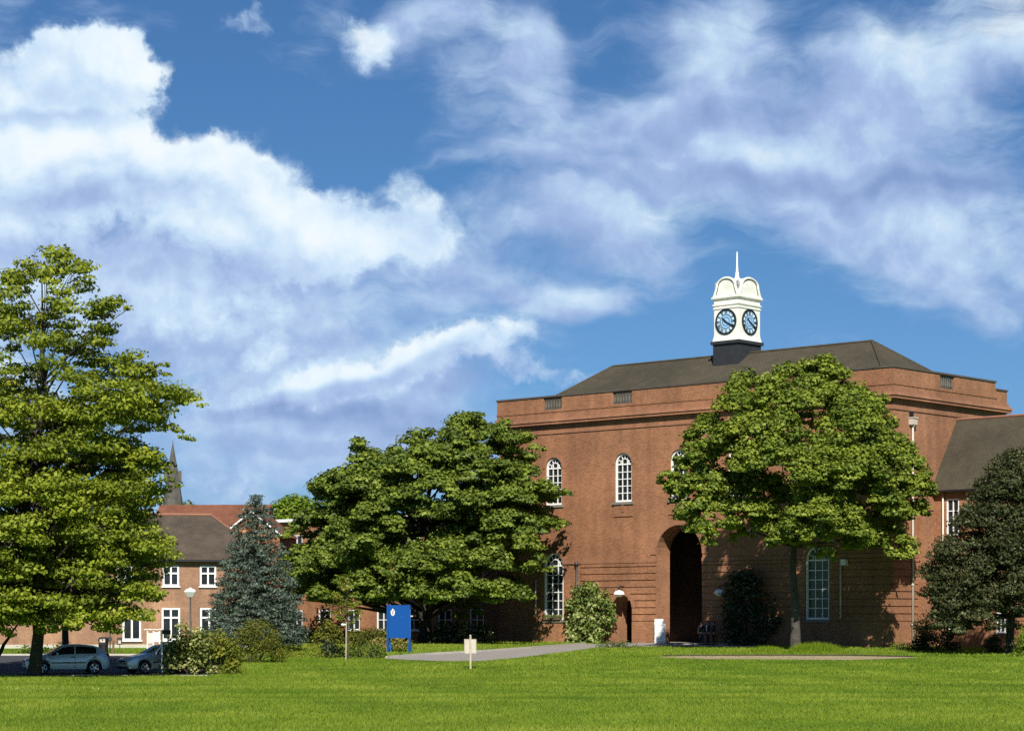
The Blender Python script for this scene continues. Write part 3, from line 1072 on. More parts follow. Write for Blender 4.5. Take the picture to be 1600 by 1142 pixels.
cp.box(LB + PO - .40, LB + PO + .07, 13.36, WB + PO + .07, 18.222, 18.33)
cp.box(-PO - .07, -PO + .40, -PO + .40, WB + PO, 18.742, 18.86)
cp.build('coping', M['coping'], hall)


def balustrade(mx):
    mb = MB(); mb.M = mx
    mb.box(-.92, .92, .06, .26, 17.782, 17.86); mb.box(-.92, .92, .06, .26, 18.62, 18.718)
    for k in range(7):
        x = -.81 + .27 * k
        mb.lathe([(.05, 17.86), (.09, 18.0), (.075, 18.15), (.045, 18.35), (.07, 18.5), (.06, 18.62)], 8, (x, .16, 0))
    mb.build('balustrade', M['stone_dark'], hall)


for o in bal: balustrade(Matrix.Translation((o[0], -PO, 0)))
balustrade(SIDE_P @ Matrix.Translation((sbal[0], 0, 0)))

rf = MB()
ry, rza, rzb = WB / 2, 17.25, 21.7
ra, rb = 5.35, LB - 6.44
q = [(.5, .5, rza), (LB - .5, .5, rza), (LB - .5, WB - .5, rza), (.5, WB - .5, rza), (ra, ry, rzb), (rb, ry, rzb)]
rf.add(q, [(0, 1, 5, 4), (1, 2, 5), (2, 3, 4, 5), (3, 0, 4)])
rof = rf.build('roof', M['slate'], hall)
rd = MB()
for a, b in ((4, 5), (0, 4), (3, 4), (1, 5), (2, 5)):
    rd.tube([Vector(q[a]) + Vector((0, 0, .02)), Vector(q[b]) + Vector((0, 0, .02))], 0.10, 6)
rd.build('ridge', M['slate'], rof)

# clock tower, a part of the hall
TX, TY = 17.35, WB / 2
hx, hy = 1.12, 1.36
tb = MB()
prof = [(0.10, 22.60), (0.07, 22.72), (0.02, 22.95), (0.0, 23.2), (0.0, 24.95), (0.06, 25.0), (0.06, 25.10), (0.0, 25.12), (0.0, 25.20), (0.09, 25.26), (0.09, 25.36), (0.0, 25.38), (0.0, 25.66), (0.10, 25.70), (0.16, 25.78), (0.16, 25.88)]
vs = []
for o_, z in prof: vs += [(-hx - o_, -hy - o_, z), (hx + o_, -hy - o_, z), (hx + o_, hy + o_, z), (-hx - o_, hy + o_, z)]
fs = []
for i in range(len(prof) - 1):
    for k in range(4):
        fs.append((i * 4 + k, i * 4 + (k + 1) % 4, i * 4 + 4 + (k + 1) % 4, i * 4 + 4 + k))
n_ = len(prof) - 1
fs.append((n_ * 4, n_ * 4 + 1, n_ * 4 + 2, n_ * 4 + 3))
tb.add(vs, fs)
tower = tb.build('clock_tower', M['white_old'], hall, loc=(TX, TY, 0))
bb = MB()
bb.box(-hx - .06, hx + .06, -hy - .06, hy + .06, 20.2, 22.36)
bb.box(-hx - .2, hx + .2, -hy - .2, hy + .2, 22.362, 22.598)
for k in range(9):
    x = -hx + .1 + (2 * hx - .2) * k / 8
    bb.box(x - .03, x + .03, -hy - .10, -hy - .06, 20.4, 22.36)
    y = -hy + .1 + (2 * hy - .2) * k / 8
    bb.box(hx + .06, hx + .10, y - .03, y + .03, 20.4, 22.36)
bb.build('tower_base', M['lead'], tower)


def bell(h, top, n=15):
    """ogee outline of a gable: flared foot, round head"""
    pts = [(-h - .16, 0.0), (-h - .05, 0.05), (-h * .93, 0.22), (-h * .86, 0.45)]
    rx, rz = h * .76, .62
    for k in range(n + 1):
        a = math.pi * (1 - k / n)
        pts.append((rx * math.cos(a), top - rz + rz * math.sin(a)))
    return pts + [(-x, z) for x, z in pts[3::-1]]


hd = MB()
hm_ = MB()
for ax in (0, 1):
    hw_, dp_ = (hx, hy) if ax == 0 else (hy, hx)
    mx = Matrix.Translation((0, 0, 25.882)) if ax == 0 else Matrix.Translation((0, 0, 25.8835)) @ Matrix.Rotation(R(90), 4, 'Z')
    poly = bell(hw_, 1.42)
    hd.M = mx
    hd.prism(poly[::-1][::-1], -dp_ - .02, dp_ + .02)
    for sg in (-1, 1):
        hm_.M = mx
        pts = [(x * .985, sg * (dp_ + .06), z - .03) for x, z in poly[1:-1]]
        hm_.tube([Vector(p) for p in pts], 0.085, 6)
        # foot moulding
        hm_.box(-hw_ - .12, hw_ + .12, min(sg * dp_, sg * (dp_ + .12)), max(sg * dp_, sg * (dp_ + .12)), 0.0, 0.07)
hd.build('dome', M['white_old'], tower)
hm_.build('dome_moulding', M['white_old'], tower)
M['ornament'] = mat('ornament_grey', (.30, .31, .30), .6, .5, 5)
gl = MB()
for ax in (0, 1):
    hw_, dp_ = (hx, hy) if ax == 0 else (hy, hx)
    mx = Matrix.Translation((0, 0, 25.882)) if ax == 0 else Matrix.Translation((0, 0, 25.8835)) @ Matrix.Rotation(R(90), 4, 'Z')
    gl.M = mx
    for sg in (-1, 1):
        pts = [(x * .87, sg * (dp_ + .025), z * .93 - .02) for x, z in bell(hw_, 1.42)[2:-2]]
        gl.tube([Vector(p) for p in pts], 0.03, 5)
gl.build('dome_line', M['lead'], tower)  # thin dark tube following the gable outline
for sx_, sy_ in ((-1, -1), (1, -1), (1, 1), (-1, 1)):
    c = Vector((sx_ * (hx - .30), sy_ * (hy - .30), 26.66))
    gr = MB()
    gr.ball(c, (.23, .23, .42), 10, 7)
    gr.tube([c + Vector((sx_ * .17, sy_ * .17, .36)), c + Vector((sx_ * .24, sy_ * .24, 0)), c + Vector((sx_ * .12, sy_ * .12, -.42))], [.10, .07, .03], 6)
    gr.build('corner_ornament', M['ornament'], tower)
fi = MB()
fi.lathe([(.34, 27.22), (.30, 27.30), (.14, 27.50), (.17, 27.58), (.12, 27.66), (.15, 27.76), (.085, 27.95), (.11, 28.03), (.075, 28.12), (.062, 28.9), (.05, 29.15), (.015, 29.42)], 10)
fi.ball((0, 0, 29.22), .07, 8, 5)
fi.build('finial', M['white'], tower, True)


def clock_face(mx):
    m0 = MB(); m0.M = mx
    Rr = 0.93

    def disc(r, y, ci, n=40):
        m0.cur = ci
        m0.add([(r * math.cos(2 * math.pi * k / n), y, r * math.sin(2 * math.pi * k / n)) for k in range(n)], [tuple(range(n))])

    def ring(r0_, r1_, y0_, y1_, ci, n=40):
        m0.cur = ci
        for k in range(n):
            a0, a1 = 2 * math.pi * k / n, 2 * math.pi * (k + 1) / n
            m0.prism([(r1_ * math.cos(a0), r1_ * math.sin(a0)), (r0_ * math.cos(a0), r0_ * math.sin(a0)), (r0_ * math.cos(a1), r0_ * math.sin(a1)), (r1_ * math.cos(a1), r1_ * math.sin(a1))][::-1], y0_, y1_)
    disc(Rr, -0.03, 2)
    ring(Rr - .09, Rr + .02, -0.10, 0.0, 1)
    disc(.52, -0.036, 0)
    ring(.50, .545, -0.05, -0.03, 1)
    ring(.30, .34, -0.045, -0.036, 1)
    # roman numerals, feet towards the centre
    num = ['XII', 'I', 'II', 'III', 'IIII', 'V', 'VI', 'VII', 'VIII', 'IX', 'X', 'XI']
    m0.cur = 1
    for i, t in enumerate(num):
        a = math.pi / 2 - i * math.pi / 6
        rad = Vector((math.cos(a), 0, math.sin(a))); tan = Vector((math.sin(a), 0, -math.cos(a)))
        ws = {'I': .07, 'V': .13, 'X': .13}
        tot_ = sum(ws[ch] for ch in t); x = -tot_ / 2
        for ch in t:
            w_ = ws[ch]; xm = x + w_ / 2

            def pt(dx_, dr): return rad * (.70 + dr) + tan * (xm + dx_) + Vector((0, -0.045, 0))
            if ch == 'I': m0.bar(pt(0, -.11), pt(0, .11), .035, .02)
            if ch == 'V': m0.bar(pt(0, -.11), pt(-.045, .11), .035, .02); m0.bar(pt(0, -.11), pt(.045, .11), .022, .022)
            if ch == 'X': m0.bar(pt(-.045, -.11), pt(.045, .11), .022, .022); m0.bar(pt(.045, -.11), pt(-.045, .11), .035, .02)
            x += w_
    # hands at twenty past ten
    for ang, ln, wd, yy in ((90 - 310, .42, .11, -.075), (90 - 120, .80, .085, -.095)):
        d = Vector((math.cos(R(ang)), 0, math.sin(R(ang))))
        m0.bar(d * -.16 + Vector((0, yy, 0)), d * ln + Vector((0, yy, 0)), wd, .018)
    m0.cur = 1
    m0.lathe([(.07, 0), (.07, .03)], 12)
    m0.build('clock_face', [M['dial'], M['black'], M['dial_pale']], tower)


CZ = 24.02
clock_face(Matrix.Translation((0, -hy, CZ)))
clock_face(Matrix.Translation((hx, 0, CZ)) @ Matrix.Rotation(R(90), 4, 'Z'))
clock_face(Matrix.Translation((0, hy, CZ)) @ Matrix.Rotation(R(180), 4, 'Z'))

# rainwater pipes and the small fittings on the walls
def side_pt(v, out, z): return (LB + out, v, z)


dp = MB()
dp.tube([side_pt(2.24, .16, .1), side_pt(2.24, .16, 14.9)], .075, 8)
for z in (1.5, 4.2, 6.7, 9.2, 11.6, 13.9): dp.lathe([(.11, -.06), (.11, .06)], 8, side_pt(2.24, .16, z))
dn = dp.build('drainpipe', M['pipe'], hall, True)
hp = MB(); hp.box(LB + .003, LB + .36, 1.97, 2.51, 15.02, 15.45); hp.box(LB + .003, LB + .42, 1.92, 2.56, 15.452, 15.52)
hp.lathe([(.09, 14.85), (.2, 15.02)], 8, side_pt(2.24, .17, 0))
hp.build('hopper_head', M['sign_back'], dn)
hh = MB(); hh.box(LB + .003, LB + .1, 2.03, 2.45, 15.53, 15.93)
hh.build('overflow_outlet', M['black'], dn)
wx = MB(); wx.box(LB + .01, LB + .3, 2.55, 3.3, 12.3, 12.75)
wx.build('junction_box', M['white'], hall)
d2 = MB()
d2.tube([(8.0, -.16, .05), (8.0, -.16, 6.2)], .07, 8); d2.lathe([(.13, 5.9), (.16, 6.2)], 8, (8.0, -.16, 0))
d2.build('drainpipe', M['pipe_dark'], hall, True)
d3 = MB(); d3.tube([(3.9, -.14, 2.0), (3.9, -.14, 4.9)], .06, 8); d3.build('drainpipe', M['pipe'], hall, True)
d4 = MB(); d4.tube([(31.6, -.16, 1.9), (31.6, -.16, 5.9)], .07, 8); d4.build('drainpipe', M['pipe'], hall, True)
al = MB(); al.box(31.72, 32.12, -.36, -.07, 5.55, 5.95)
al.build('alarm_box', M['white'], hall)
pb2 = MB(); pb2.box(LB, LB + .35, 3.1, 4.6, -1, 9.3); pb2.box(LB, LB + .42, 3.04, 4.66, 9.302, 9.5)
pb2.build('buttress', M['brick'], hall)


def wall_lantern(xl, label):
    loc = HM @ Vector((xl, -0.62, 3.55))
    t = thing('wall_lantern', label, 'lamp', loc, ROT, 'white lanterns beside the arches')
    a = MB()
    a.lathe([(.16, -.02), (.42, .16), (.42, .22), (.30, .40), (.10, .47), (.04, .52)], 8, (0, 0, 0), R(22.5))
    a.build('lamp_shade', M['white'], t)
    b = MB(); b.tube([(0, .54, .75), (0, .2, .78), (0, 0, .70), (0, 0, .5)], .035, 6)
    b.lathe([(.10, .5), (.10, .6)], 8)
    b.build('bracket', M['black'], t)


wall_lantern(XC - 5.1, 'white octagonal wall lantern above the small left doorway next to the climbing shrub')
wall_lantern(XC + 4.1, 'white octagonal wall lantern in shade to the right of the big arch')

# ------------------------------------------------------------------ right wing
wing = thing('brick_wing', 'red brick side wing with steep dark tiled roof joining the hall on the right', 'building', HALL, ROT)
wv0, wrid, wz0, wz1, wx1 = 5.25, 8.2, 10.75, 15.75, LB + 16.0
g = MB()
wo_ = [(LB + .45 + s, 1.0, 7.6, 10.1, False, .14) for s in (1.0, 4.0, 7.4)] + [(LB + .4 + s, 1.25, .95, 2.35, False, .14) for s in (1.3, 5.0, 9.0)]
wm_ = [(o[0] - 0, *o[1:]) for o in wo_]
g.M = Matrix.Translation((0, wv0, 0))
g.wall(LB + 0.003, wx1, -1, wz0, wm_)
g.M = None
g.add([(wx1, wv0, -1), (wx1, 2 * wrid - wv0, -1), (wx1, 2 * wrid - wv0, wz0), (wx1, wrid, wz1 - .1), (wx1, wv0, wz0)], [(0, 1, 2, 3, 4)])
g.add([(wx1, 2 * wrid - wv0, -1), (LB, 2 * wrid - wv0, -1), (LB, 2 * wrid - wv0, wz0), (wx1, 2 * wrid - wv0, wz0)], [(0, 1, 2, 3)])
g.build('wall', M['brick'], wing)
g = MB()
ev = 4.85
sl_ = (wz1 - wz0) / (wrid - ev)
pr = [(LB + .003, ev, wz0 - .05), (wx1 + .3, ev, wz0 - .05), (wx1 + .3, wrid, wz1), (LB + .003, wrid, wz1), (wx1 + .3, 2 * wrid - ev, wz0 - .05), (LB + .003, 2 * wrid - ev, wz0 - .05)]
lo_ = [(x, y, z - .14) for x, y, z in pr]
g.add(pr + lo_, [(0, 1, 2, 3), (3, 2, 4, 5), (9, 8, 7, 6), (11, 10, 8, 9), (0, 6, 7, 1), (1, 7, 8, 2), (2, 8, 10, 4)])
rfw = g.build('roof', M['slate'], wing)
g = MB(); g.tube([(LB + .05, wrid, wz1 + .02), (wx1 + .3, wrid, wz1 + .02)], .11, 6)
g.build('ridge', M['ridge'], rfw)
g = MB(); g.box(LB + .01, wx1 + .3, ev - .14, ev - .01, wz0 - .2, wz0 - .06)
g.build('gutter', M['black'], wing)
for o in wo_:
    if o[2] > 5: rect_window(wing, o[0], o[1] - .02, o[2] + .01, o[3] - o[2] - .02, wv0 + .12, 2, 3, M['white'], M['glass'], key='wing_up', sill=False)
    else: rect_window(wing, o[0], o[1] - .02, o[2] + .01, o[3] - o[2] - .02, wv0 + .12, 4, 1, M['white'], M['glass'], key='wing_low', sill='stone')
g = MB(); g.tube([(LB + .75, wv0 - .12, 0), (LB + .75, wv0 - .12, wz0 - .1)], .06, 7)
g.build('drainpipe', M['white_shade'], wing, True)
for a, b in ((LB + .01, LB + 1.05), (LB + 2.35, LB + 4.75), (LB + 6.05, LB + 8.7), (LB + 10.1, wx1)):
    g = MB()
    for z in [1.78 + .5 * k for k in range(3)]: g.box(a, b, wv0 - .05, wv0, z, z + .43)
    g.build('rustic_course', M['brick'], wing)

# ------------------------------------------------------------------ flat-roofed block to the left of the hall
blk = thing('flat_roofed_block', 'long flat roofed brick block with white fascia behind the broad dark maple', 'building', HALL, ROT)
bx0, by0, bz = -33.0, 1.2, 10.2
bo = [(x, 1.5, z, z + 1.7, False, .14) for x in (-3.5, -7.0, -10.5, -14.0, -17.5, -21, -24.5, -28) for z in (1.0, 4.3, 7.4)]
g = MB(); g.M = Matrix.Translation((0, by0, 0))
g.wall(bx0, -0.003, -1, bz, bo)
g.M = None
g.add([(bx0, by0, -1), (bx0, by0 + 9, -1), (bx0, by0 + 9, bz), (bx0, by0, bz)], [(3, 2, 1, 0)])
g.add([(0, by0 + 9, -1), (bx0, by0 + 9, -1), (bx0, by0 + 9, bz), (0, by0 + 9, bz)], [(0, 1, 2, 3)])
g.build('wall', M['brick'], blk)
g = MB(); g.box(bx0 - .3, -.003, by0 - .35, by0 + 9.2, bz + .002, bz + .26)
g.build('fascia', M['white'], blk)
for o in bo: rect_window(blk, o[0], 1.48, o[2] + .01, 1.68, by0 + .12, 2, 2, M['white'], M['glass'], key='blk', sill=True)

# ------------------------------------------------------------------ house at the left
HO = (-37.9, 148.5, 0.75)
HR = R(11)
house = thing('brick_house', 'two storey brick house with brown hipped roof and white casement windows', 'house', HO, HR)
HL, HD, HZ, HRZ = 21.5, 8.2, 6.0, 9.2


def hx_at(px):
    """position along the house front that shows at photo column px"""
    k = (px - CXP) / FPX
    return (k * HO[1] - HO[0]) / (math.cos(HR) - k * math.sin(HR))


ho = []
for px in (-60, 5, 70, 132, 195, 267, 325): ho.append((hx_at(px), 1.12, 4.2, 5.62, False, .1))
for px in (206, 267, 327): ho.append((hx_at(px), 1.25, .55, 2.75, False, .1))
g = MB()
g.wall(0, HL, -1, HZ, ho)
g.add([(HL, 0, -1), (HL, HD, -1), (HL, HD, HZ), (HL, 0, HZ)], [(0, 1, 2, 3)])
g.add([(0, HD, -1), (0, 0, -1), (0, 0, HZ), (0, HD, HZ)], [(0, 1, 2, 3)])
g.add([(HL, HD, -1), (0, HD, -1), (0, HD, HZ), (HL, HD, HZ)], [(0, 1, 2, 3)])
g.build('wall', M['brick_pale'], house)
g = MB()
e_ = .35
q = [(-e_, -e_, HZ), (HL + e_, -e_, HZ), (HL + e_, HD + e_, HZ), (-e_, HD + e_, HZ), (3.4, HD / 2, HRZ), (HL - 3.4, HD / 2, HRZ)]
g.add(q + [(x, y, z - .16) for x, y, z in q[:4]], [(0, 1, 5, 4), (1, 2, 5), (2, 3, 4, 5), (3, 0, 4), (0, 6, 7, 1), (1, 7, 8, 2), (2, 8, 9, 3), (3, 9, 6, 0), (9, 8, 7, 6)])
hr_ = g.build('roof', M['tile_brown'], house)
g = MB()
for a, b in ((4, 5), (0, 4), (3, 4), (1, 5), (2, 5)): g.tube([Vector(q[a]) + Vector((0, 0, .03)), Vector(q[b]) + Vector((0, 0, .03))], .11 if (a, b) == (4, 5) else .05, 6)
g.build('ridge', M['ridge'], hr_)
g = MB(); g.box(-e_ - .1, HL + e_ + .1, -e_ - .12, -e_ - .003, HZ - .14, HZ - .01)
g.build('gutter', M['black'], house)
g = MB(); g.box(0, HL, -.08, 0, -1, .28)
g.build('plinth', M['kerb'], house)
for o in ho:
    if o[2] > 3: rect_window(house, o[0], 1.10, o[2] + .01, 1.40, .08, 2, 2, M['white'], M['glass'], key='house_up', transom=(.62,), bar=.11, fr=.12)
    else: rect_window(house, o[0], 1.23, o[2] + .01, 2.18, .08, 2, 2, M['white'], M['glass'], key='house_low', transom=(.70,), bar=.12, fr=.12)

# orange gabled house behind
G0 = at(232, 1000, 172); G0.z = .9
gh = thing('gabled_house', 'orange brick house with orange tiled roof and white edged gable behind the blue cedar', 'house', G0, R(-3))
GL, GD, GE, GR = 8.3, 11.0, 7.0, 10.9
g = MB(); g.box(0, 6.33, 0, GD, -1, GE)
gx0, gx1, gza, gze = 6.35, 10.55, 10.0, 8.3
gm = (gx0 + gx1) / 2
g.prism([(gx0, -1), (gx1, -1), (gx1, gze), (gm, gza), (gx0, gze)], -2.6, 6.0)
g.build('wall', M['brick_orange'], gh)
g = MB()
g.add([(-.3, -.3, GE - .05), (GL + .3, -.3, GE - .05), (GL + .3, GD / 2, GR), (-.3, GD / 2, GR), (GL + .3, GD + .3, GE - .05), (-.3, GD + .3, GE - .05)], [(0, 1, 2, 3), (3, 2, 4, 5), (0, 3, 5), (1, 4, 2)])
for sg in (-1, 1):
    xe = gm + sg * (gx1 - gx0) / 2 * 1.12
    ze = gza - (gza - gze) * 1.12
    g.add([(gm, -2.85, gza + .05), (xe, -2.85, ze + .05), (xe, 6.0, ze + .05), (gm, 6.0, gza + .05)], [(0, 1, 2, 3) if sg < 0 else (3, 2, 1, 0)])
g.build('roof', M['tile_orange'], gh)
g = MB()
for sg in (-1, 1):
    xe = gm + sg * (gx1 - gx0) / 2 * 1.12
    ze = gza - (gza - gze) * 1.12
    g.bar((gm, -2.9, gza - .02), (xe, -2.9, ze - .02), .11, .06)
g.build('bargeboard', M['white'], gh)
rect_window(gh, gm, 1.1, 6.3, 1.3, -2.61, 2, 2, M['white'], M['glass'], key='gh', sill=True)

# church spire far behind
SP = at(270, 1000, 400); SP.z = 0
sp = thing('church_spire', 'grey stone church spire pointing up behind the roofs', 'spire', SP)
def sz(py): return ZC + (HY - py) * 400 / FPX
g = MB()
g.lathe([(2.35, sz(830)), (1.9, sz(790)), (1.05, sz(740)), (.05, sz(692))], 8, (0, 0, 0), R(22.5))
g.build('spire', M['spire_stone'], sp)
g = MB(); g.box(-2.4, 2.4, -2.4, 2.4, 0, sz(830))
g.build('tower', M['spire_stone'], sp)
for a in (0, 90, 180, 270):
    g = MB(); g.M = Matrix.Rotation(R(a + 8), 4, 'Z') @ Matrix.Translation((0, -1.25, sz(752)))
    g.prism([(-.35, 0), (.35, 0), (.35, .9), (0, 1.9), (-.35, .9)], -.3, .8)
    g.build('lucarne', M['spire_stone'], sp)
g = MB(); g.tube([(0, 0, sz(694)), (0, 0, sz(688))], .05, 6); g.build('cross', M['lead'], sp)

# ------------------------------------------------------------------ trees and shrubs
L_LIME = leaf_mat('lime_leaf', (0.12, 0.16, 0.016), (0.225, 0.275, 0.023), (0.36, 0.4, 0.04), trans=0.35)
L_MAPLE = leaf_mat('maple_leaf_dark', (0.0696, 0.1067, 0.0162), (0.1369, 0.1914, 0.0232), (0.232, 0.29, 0.0348), trans=0.24, spec=0.3)
L_MAPLE2 = leaf_mat('maple_leaf', (0.085, 0.128, 0.016), (0.165, 0.222, 0.023), (0.27, 0.32, 0.036), trans=0.26, spec=0.3)
L_OAK = leaf_mat('evergreen_leaf', (0.024, 0.032, 0.01), (0.052, 0.062, 0.02), (0.12, 0.125, 0.055), trans=0.15, spec=0.22, rough=0.5)
L_CEDAR = leaf_mat('cedar_needle', (0.055, 0.085, 0.058), (0.11, 0.15, 0.11), (0.19, 0.235, 0.18), trans=0.15)
L_YELLOW = leaf_mat('yellow_green_leaf', (0.11, 0.15, 0.012), (0.21, 0.235, 0.018), (0.33, 0.31, 0.03), trans=0.3)
L_VARIEG = leaf_mat('variegated_leaf', (0.075, 0.115, 0.022), (0.165, 0.22, 0.042), (0.4, 0.43, 0.16), trans=0.22)
L_VARIEG2 = leaf_mat('variegated_shrub_leaf', (0.07, 0.10, 0.02), (0.19, 0.22, 0.045), (0.47, 0.46, 0.17), trans=0.22)
L_OLIVE = leaf_mat('olive_leaf', (0.085, 0.1, 0.014), (0.145, 0.155, 0.02), (0.21, 0.205, 0.028), trans=0.25)
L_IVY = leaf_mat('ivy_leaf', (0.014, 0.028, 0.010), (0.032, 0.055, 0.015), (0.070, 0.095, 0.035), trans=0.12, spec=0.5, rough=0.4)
L_HEDGE = leaf_mat('hedge_leaf', (0.0438, 0.0813, 0.015), (0.0875, 0.1313, 0.02), (0.15, 0.2, 0.0275), trans=0.25)
L_BRIGHT = leaf_mat('bright_leaf', (0.10, 0.17, 0.012), (0.17, 0.26, 0.018), (0.26, 0.33, 0.03), trans=0.3)
L_SAPLING = leaf_mat('sapling_leaf', (0.0975, 0.1235, 0.0156), (0.182, 0.2015, 0.0234), (0.299, 0.286, 0.0325), trans=0.3)
L_FLOWER = leaf_mat('mixed_flower', (0.10, 0.15, 0.015), (0.24, 0.23, 0.04), (0.50, 0.30, 0.16), trans=0.25)
L_DEAD = leaf_mat('russet_leaf', (0.12, 0.07, 0.03), (0.20, 0.115, 0.045), (0.30, 0.17, 0.06), trans=0.25)


def rg(k): return np.random.default_rng(k)


# tall lime at the left edge
r_ = rg(3)
lime_out = [(82, 380), (112, 388), (118, 402), (140, 408), (150, 430), (142, 452), (168, 468), (200, 472), (203, 490), (188, 512), (206, 535), (206, 556), (232, 574),
            (268, 580), (268, 596), (300, 602), (312, 634), (268, 636), (262, 652), (298, 684), (284, 692), (240, 668), (215, 670), (232, 695), (262, 718), (250, 740), (272, 762),
            (246, 800), (268, 850), (262, 880), (244, 905), (236, 940), (214, 968), (150, 984), (60, 966), (-40, 985), (-150, 960), (-190, 860), (-205, 740), (-170, 660), (-130, 590), (-80, 520), (-40, 450), (0, 436), (18, 404), (52, 396), (66, 384)]
lc = crown_clumps(lime_out, 104, 570, 0.38, 0.90, 0.85, 0.5, 0.45, r_, shell=0.6)
lc += crown_clumps([p for p in lime_out if p[1] > 600] + [(-100, 620)], 104, 400, 0.55, 1.10, 0.85, 0.55, 0.42, r_, shell=0.4)
for (ax, ay), (bx, by), nn in (((205, 590), (312, 634), 15), ((215, 640), (298, 686), 13), ((200, 570), (268, 584), 9), ((190, 610), (262, 650), 9), ((160, 480), (203, 474), 7), ((225, 715), (274, 758), 8), ((130, 420), (150, 432), 4)):
    for k in range(nn):
        f_ = k / (nn - 1)
        p = at(ax + (bx - ax) * f_, ay + (by - ay) * f_, 104)
        rr = (.62 - .36 * f_) * r_.uniform(.8, 1.15)
        lc.append((p.x + r_.normal() * .08, 104 - .8 + r_.normal() * .5, p.z + r_.normal() * .16, rr, rr, rr * .5))
lc += arm_clumps((((20, 962), (90, 980)), ((110, 970), (190, 978)), ((170, 960), (236, 962)), ((-60, 965), (20, 985)), ((200, 920), (250, 930)), ((215, 860), (268, 866))), 101.5, r_, .62, .42, 10)
lb = gp(53, 104)
tree('lime_tree', 'tall yellow-green broadleaf tree at the left edge with a bare trunk beside the parked car', lb, at(68, 440, 104), 0.29, lc, L_LIME, M['bark_dark'], 56, 0.195, 230, r_, lo=0.16, up=0.6, aspect=0.7, jit=0.75, rl=0.36, wob=0.3, fill=0.6)
# second trunk behind it and a leaning one
r_ = rg(4)
c2 = crown_clumps([(20, 800), (120, 780), (200, 850), (225, 940), (190, 975), (90, 985), (20, 960), (0, 880)], 121, 46, .6, 1.2, .8, .5, .6, r_)
tree('young_lime_tree', 'thinner dark trunked tree standing behind the parked hatchback', gp(101, 121), at(106, 830, 121), .22, c2, L_LIME, M['bark_dark'], 24, .26, 20, r_, lo=.3, up=.8)
r_ = rg(5)
c3 = crown_clumps([(-60, 880), (10, 870), (45, 920), (30, 975), (-30, 985), (-120, 970), (-130, 900)], 112, 34, .5, 1.0, .8, .5, .6, r_)
tree('leaning_tree', 'small dark tree leaning over the car park at the far left', gp(-18, 112), at(38, 955, 112), .14, c3, L_HEDGE, M['bark_dark'], 26, .24, 14, r_, lo=.5, up=.8, flare=1.1)
bush('low_shrub', 'straggly low shrub in shade at the foot of the leftmost wall', 'shrub', gp(72, 135), mound(gp(72, 135).x, 135, gz(135), 2.4, .9, 1.0, 22, .4, rg(6)), L_HEDGE, 30, .2, rg(6))

# broad dark maple left of the hall
r_ = rg(7)
map_out = [(436, 880), (448, 836), (488, 790), (486, 760), (520, 742), (526, 730), (560, 736), (556, 690), (566, 684), (600, 690), (640, 680), (668, 674), (700, 676), (716, 654), (740, 648), (770, 660), (790, 660),
           (780, 690), (830, 680), (816, 702), (842, 700), (850, 730), (862, 760), (886, 770), (884, 790), (860, 800), (884, 818), (858, 838), (816, 842), (836, 866), (862, 882), (850, 896), (800, 890), (836, 926), (832, 944), (790, 950), (760, 958),
           (720, 938), (690, 948), (640, 942), (600, 950), (540, 930), (500, 950), (460, 940), (448, 910)]
MD = 165.5
mp_ = crown_clumps(map_out, MD, 165, 1.1, 1.9, 0.72, 0.55, 0.72, r_, shell=0.4, ymax=6.0)
mc = pad_clumps(mp_, r_, 8.0)
mc += arm_clumps((((795, 885), (862, 888)), ((826, 776), (888, 772)), ((820, 812), (884, 818)), ((790, 694), (830, 681)), ((712, 664), (746, 649)), ((484, 806), (447, 838)), ((524, 750), (485, 762)),
                  ((570, 720), (556, 688)), ((640, 690), (672, 674)), ((760, 680), (792, 660)), ((800, 730), (846, 704)), ((470, 860), (436, 884)), ((780, 850), (838, 864))), MD - .5, r_, 1.0, .42, 9)
low = [(at(px, py, D_ + 7.5), D_ + 7.5, R_ * 1.04) for px, py, D_, R_ in ((760, 924, 150, 1.5), (806, 930, 151, 1.3), (716, 912, 149.5, 1.5), (690, 932, 150, 1.1), (648, 918, 150, 1.4), (600, 932, 151, 1.3), (556, 908, 150.5, 1.5), (506, 932, 153, 1.3),
                                                        (470, 900, 155, 1.4), (840, 880, 153, 1.0), (625, 880, 150, 1.6), (690, 872, 149.5, 1.6), (570, 860, 150, 1.7), (760, 870, 150, 1.5), (820, 846, 153, 1.3), (500, 876, 152, 1.6), (455, 935, 157, 1.0))]
mc += pad_clumps([(p.x, D_, p.z, R_) for p, D_, R_ in low], r_, 9.0)
mb_ = gp(664, MD)
tree('broad_maple', 'broad green maple spreading low in front of the left end of the hall', mb_, at(672, 740, MD), .52, mc, L_MAPLE, M['bark_dark'], 36, .28, 70, r_, lo=.15, up=.6, jit=.55, aspect=.75, fill=.35, under=.25)

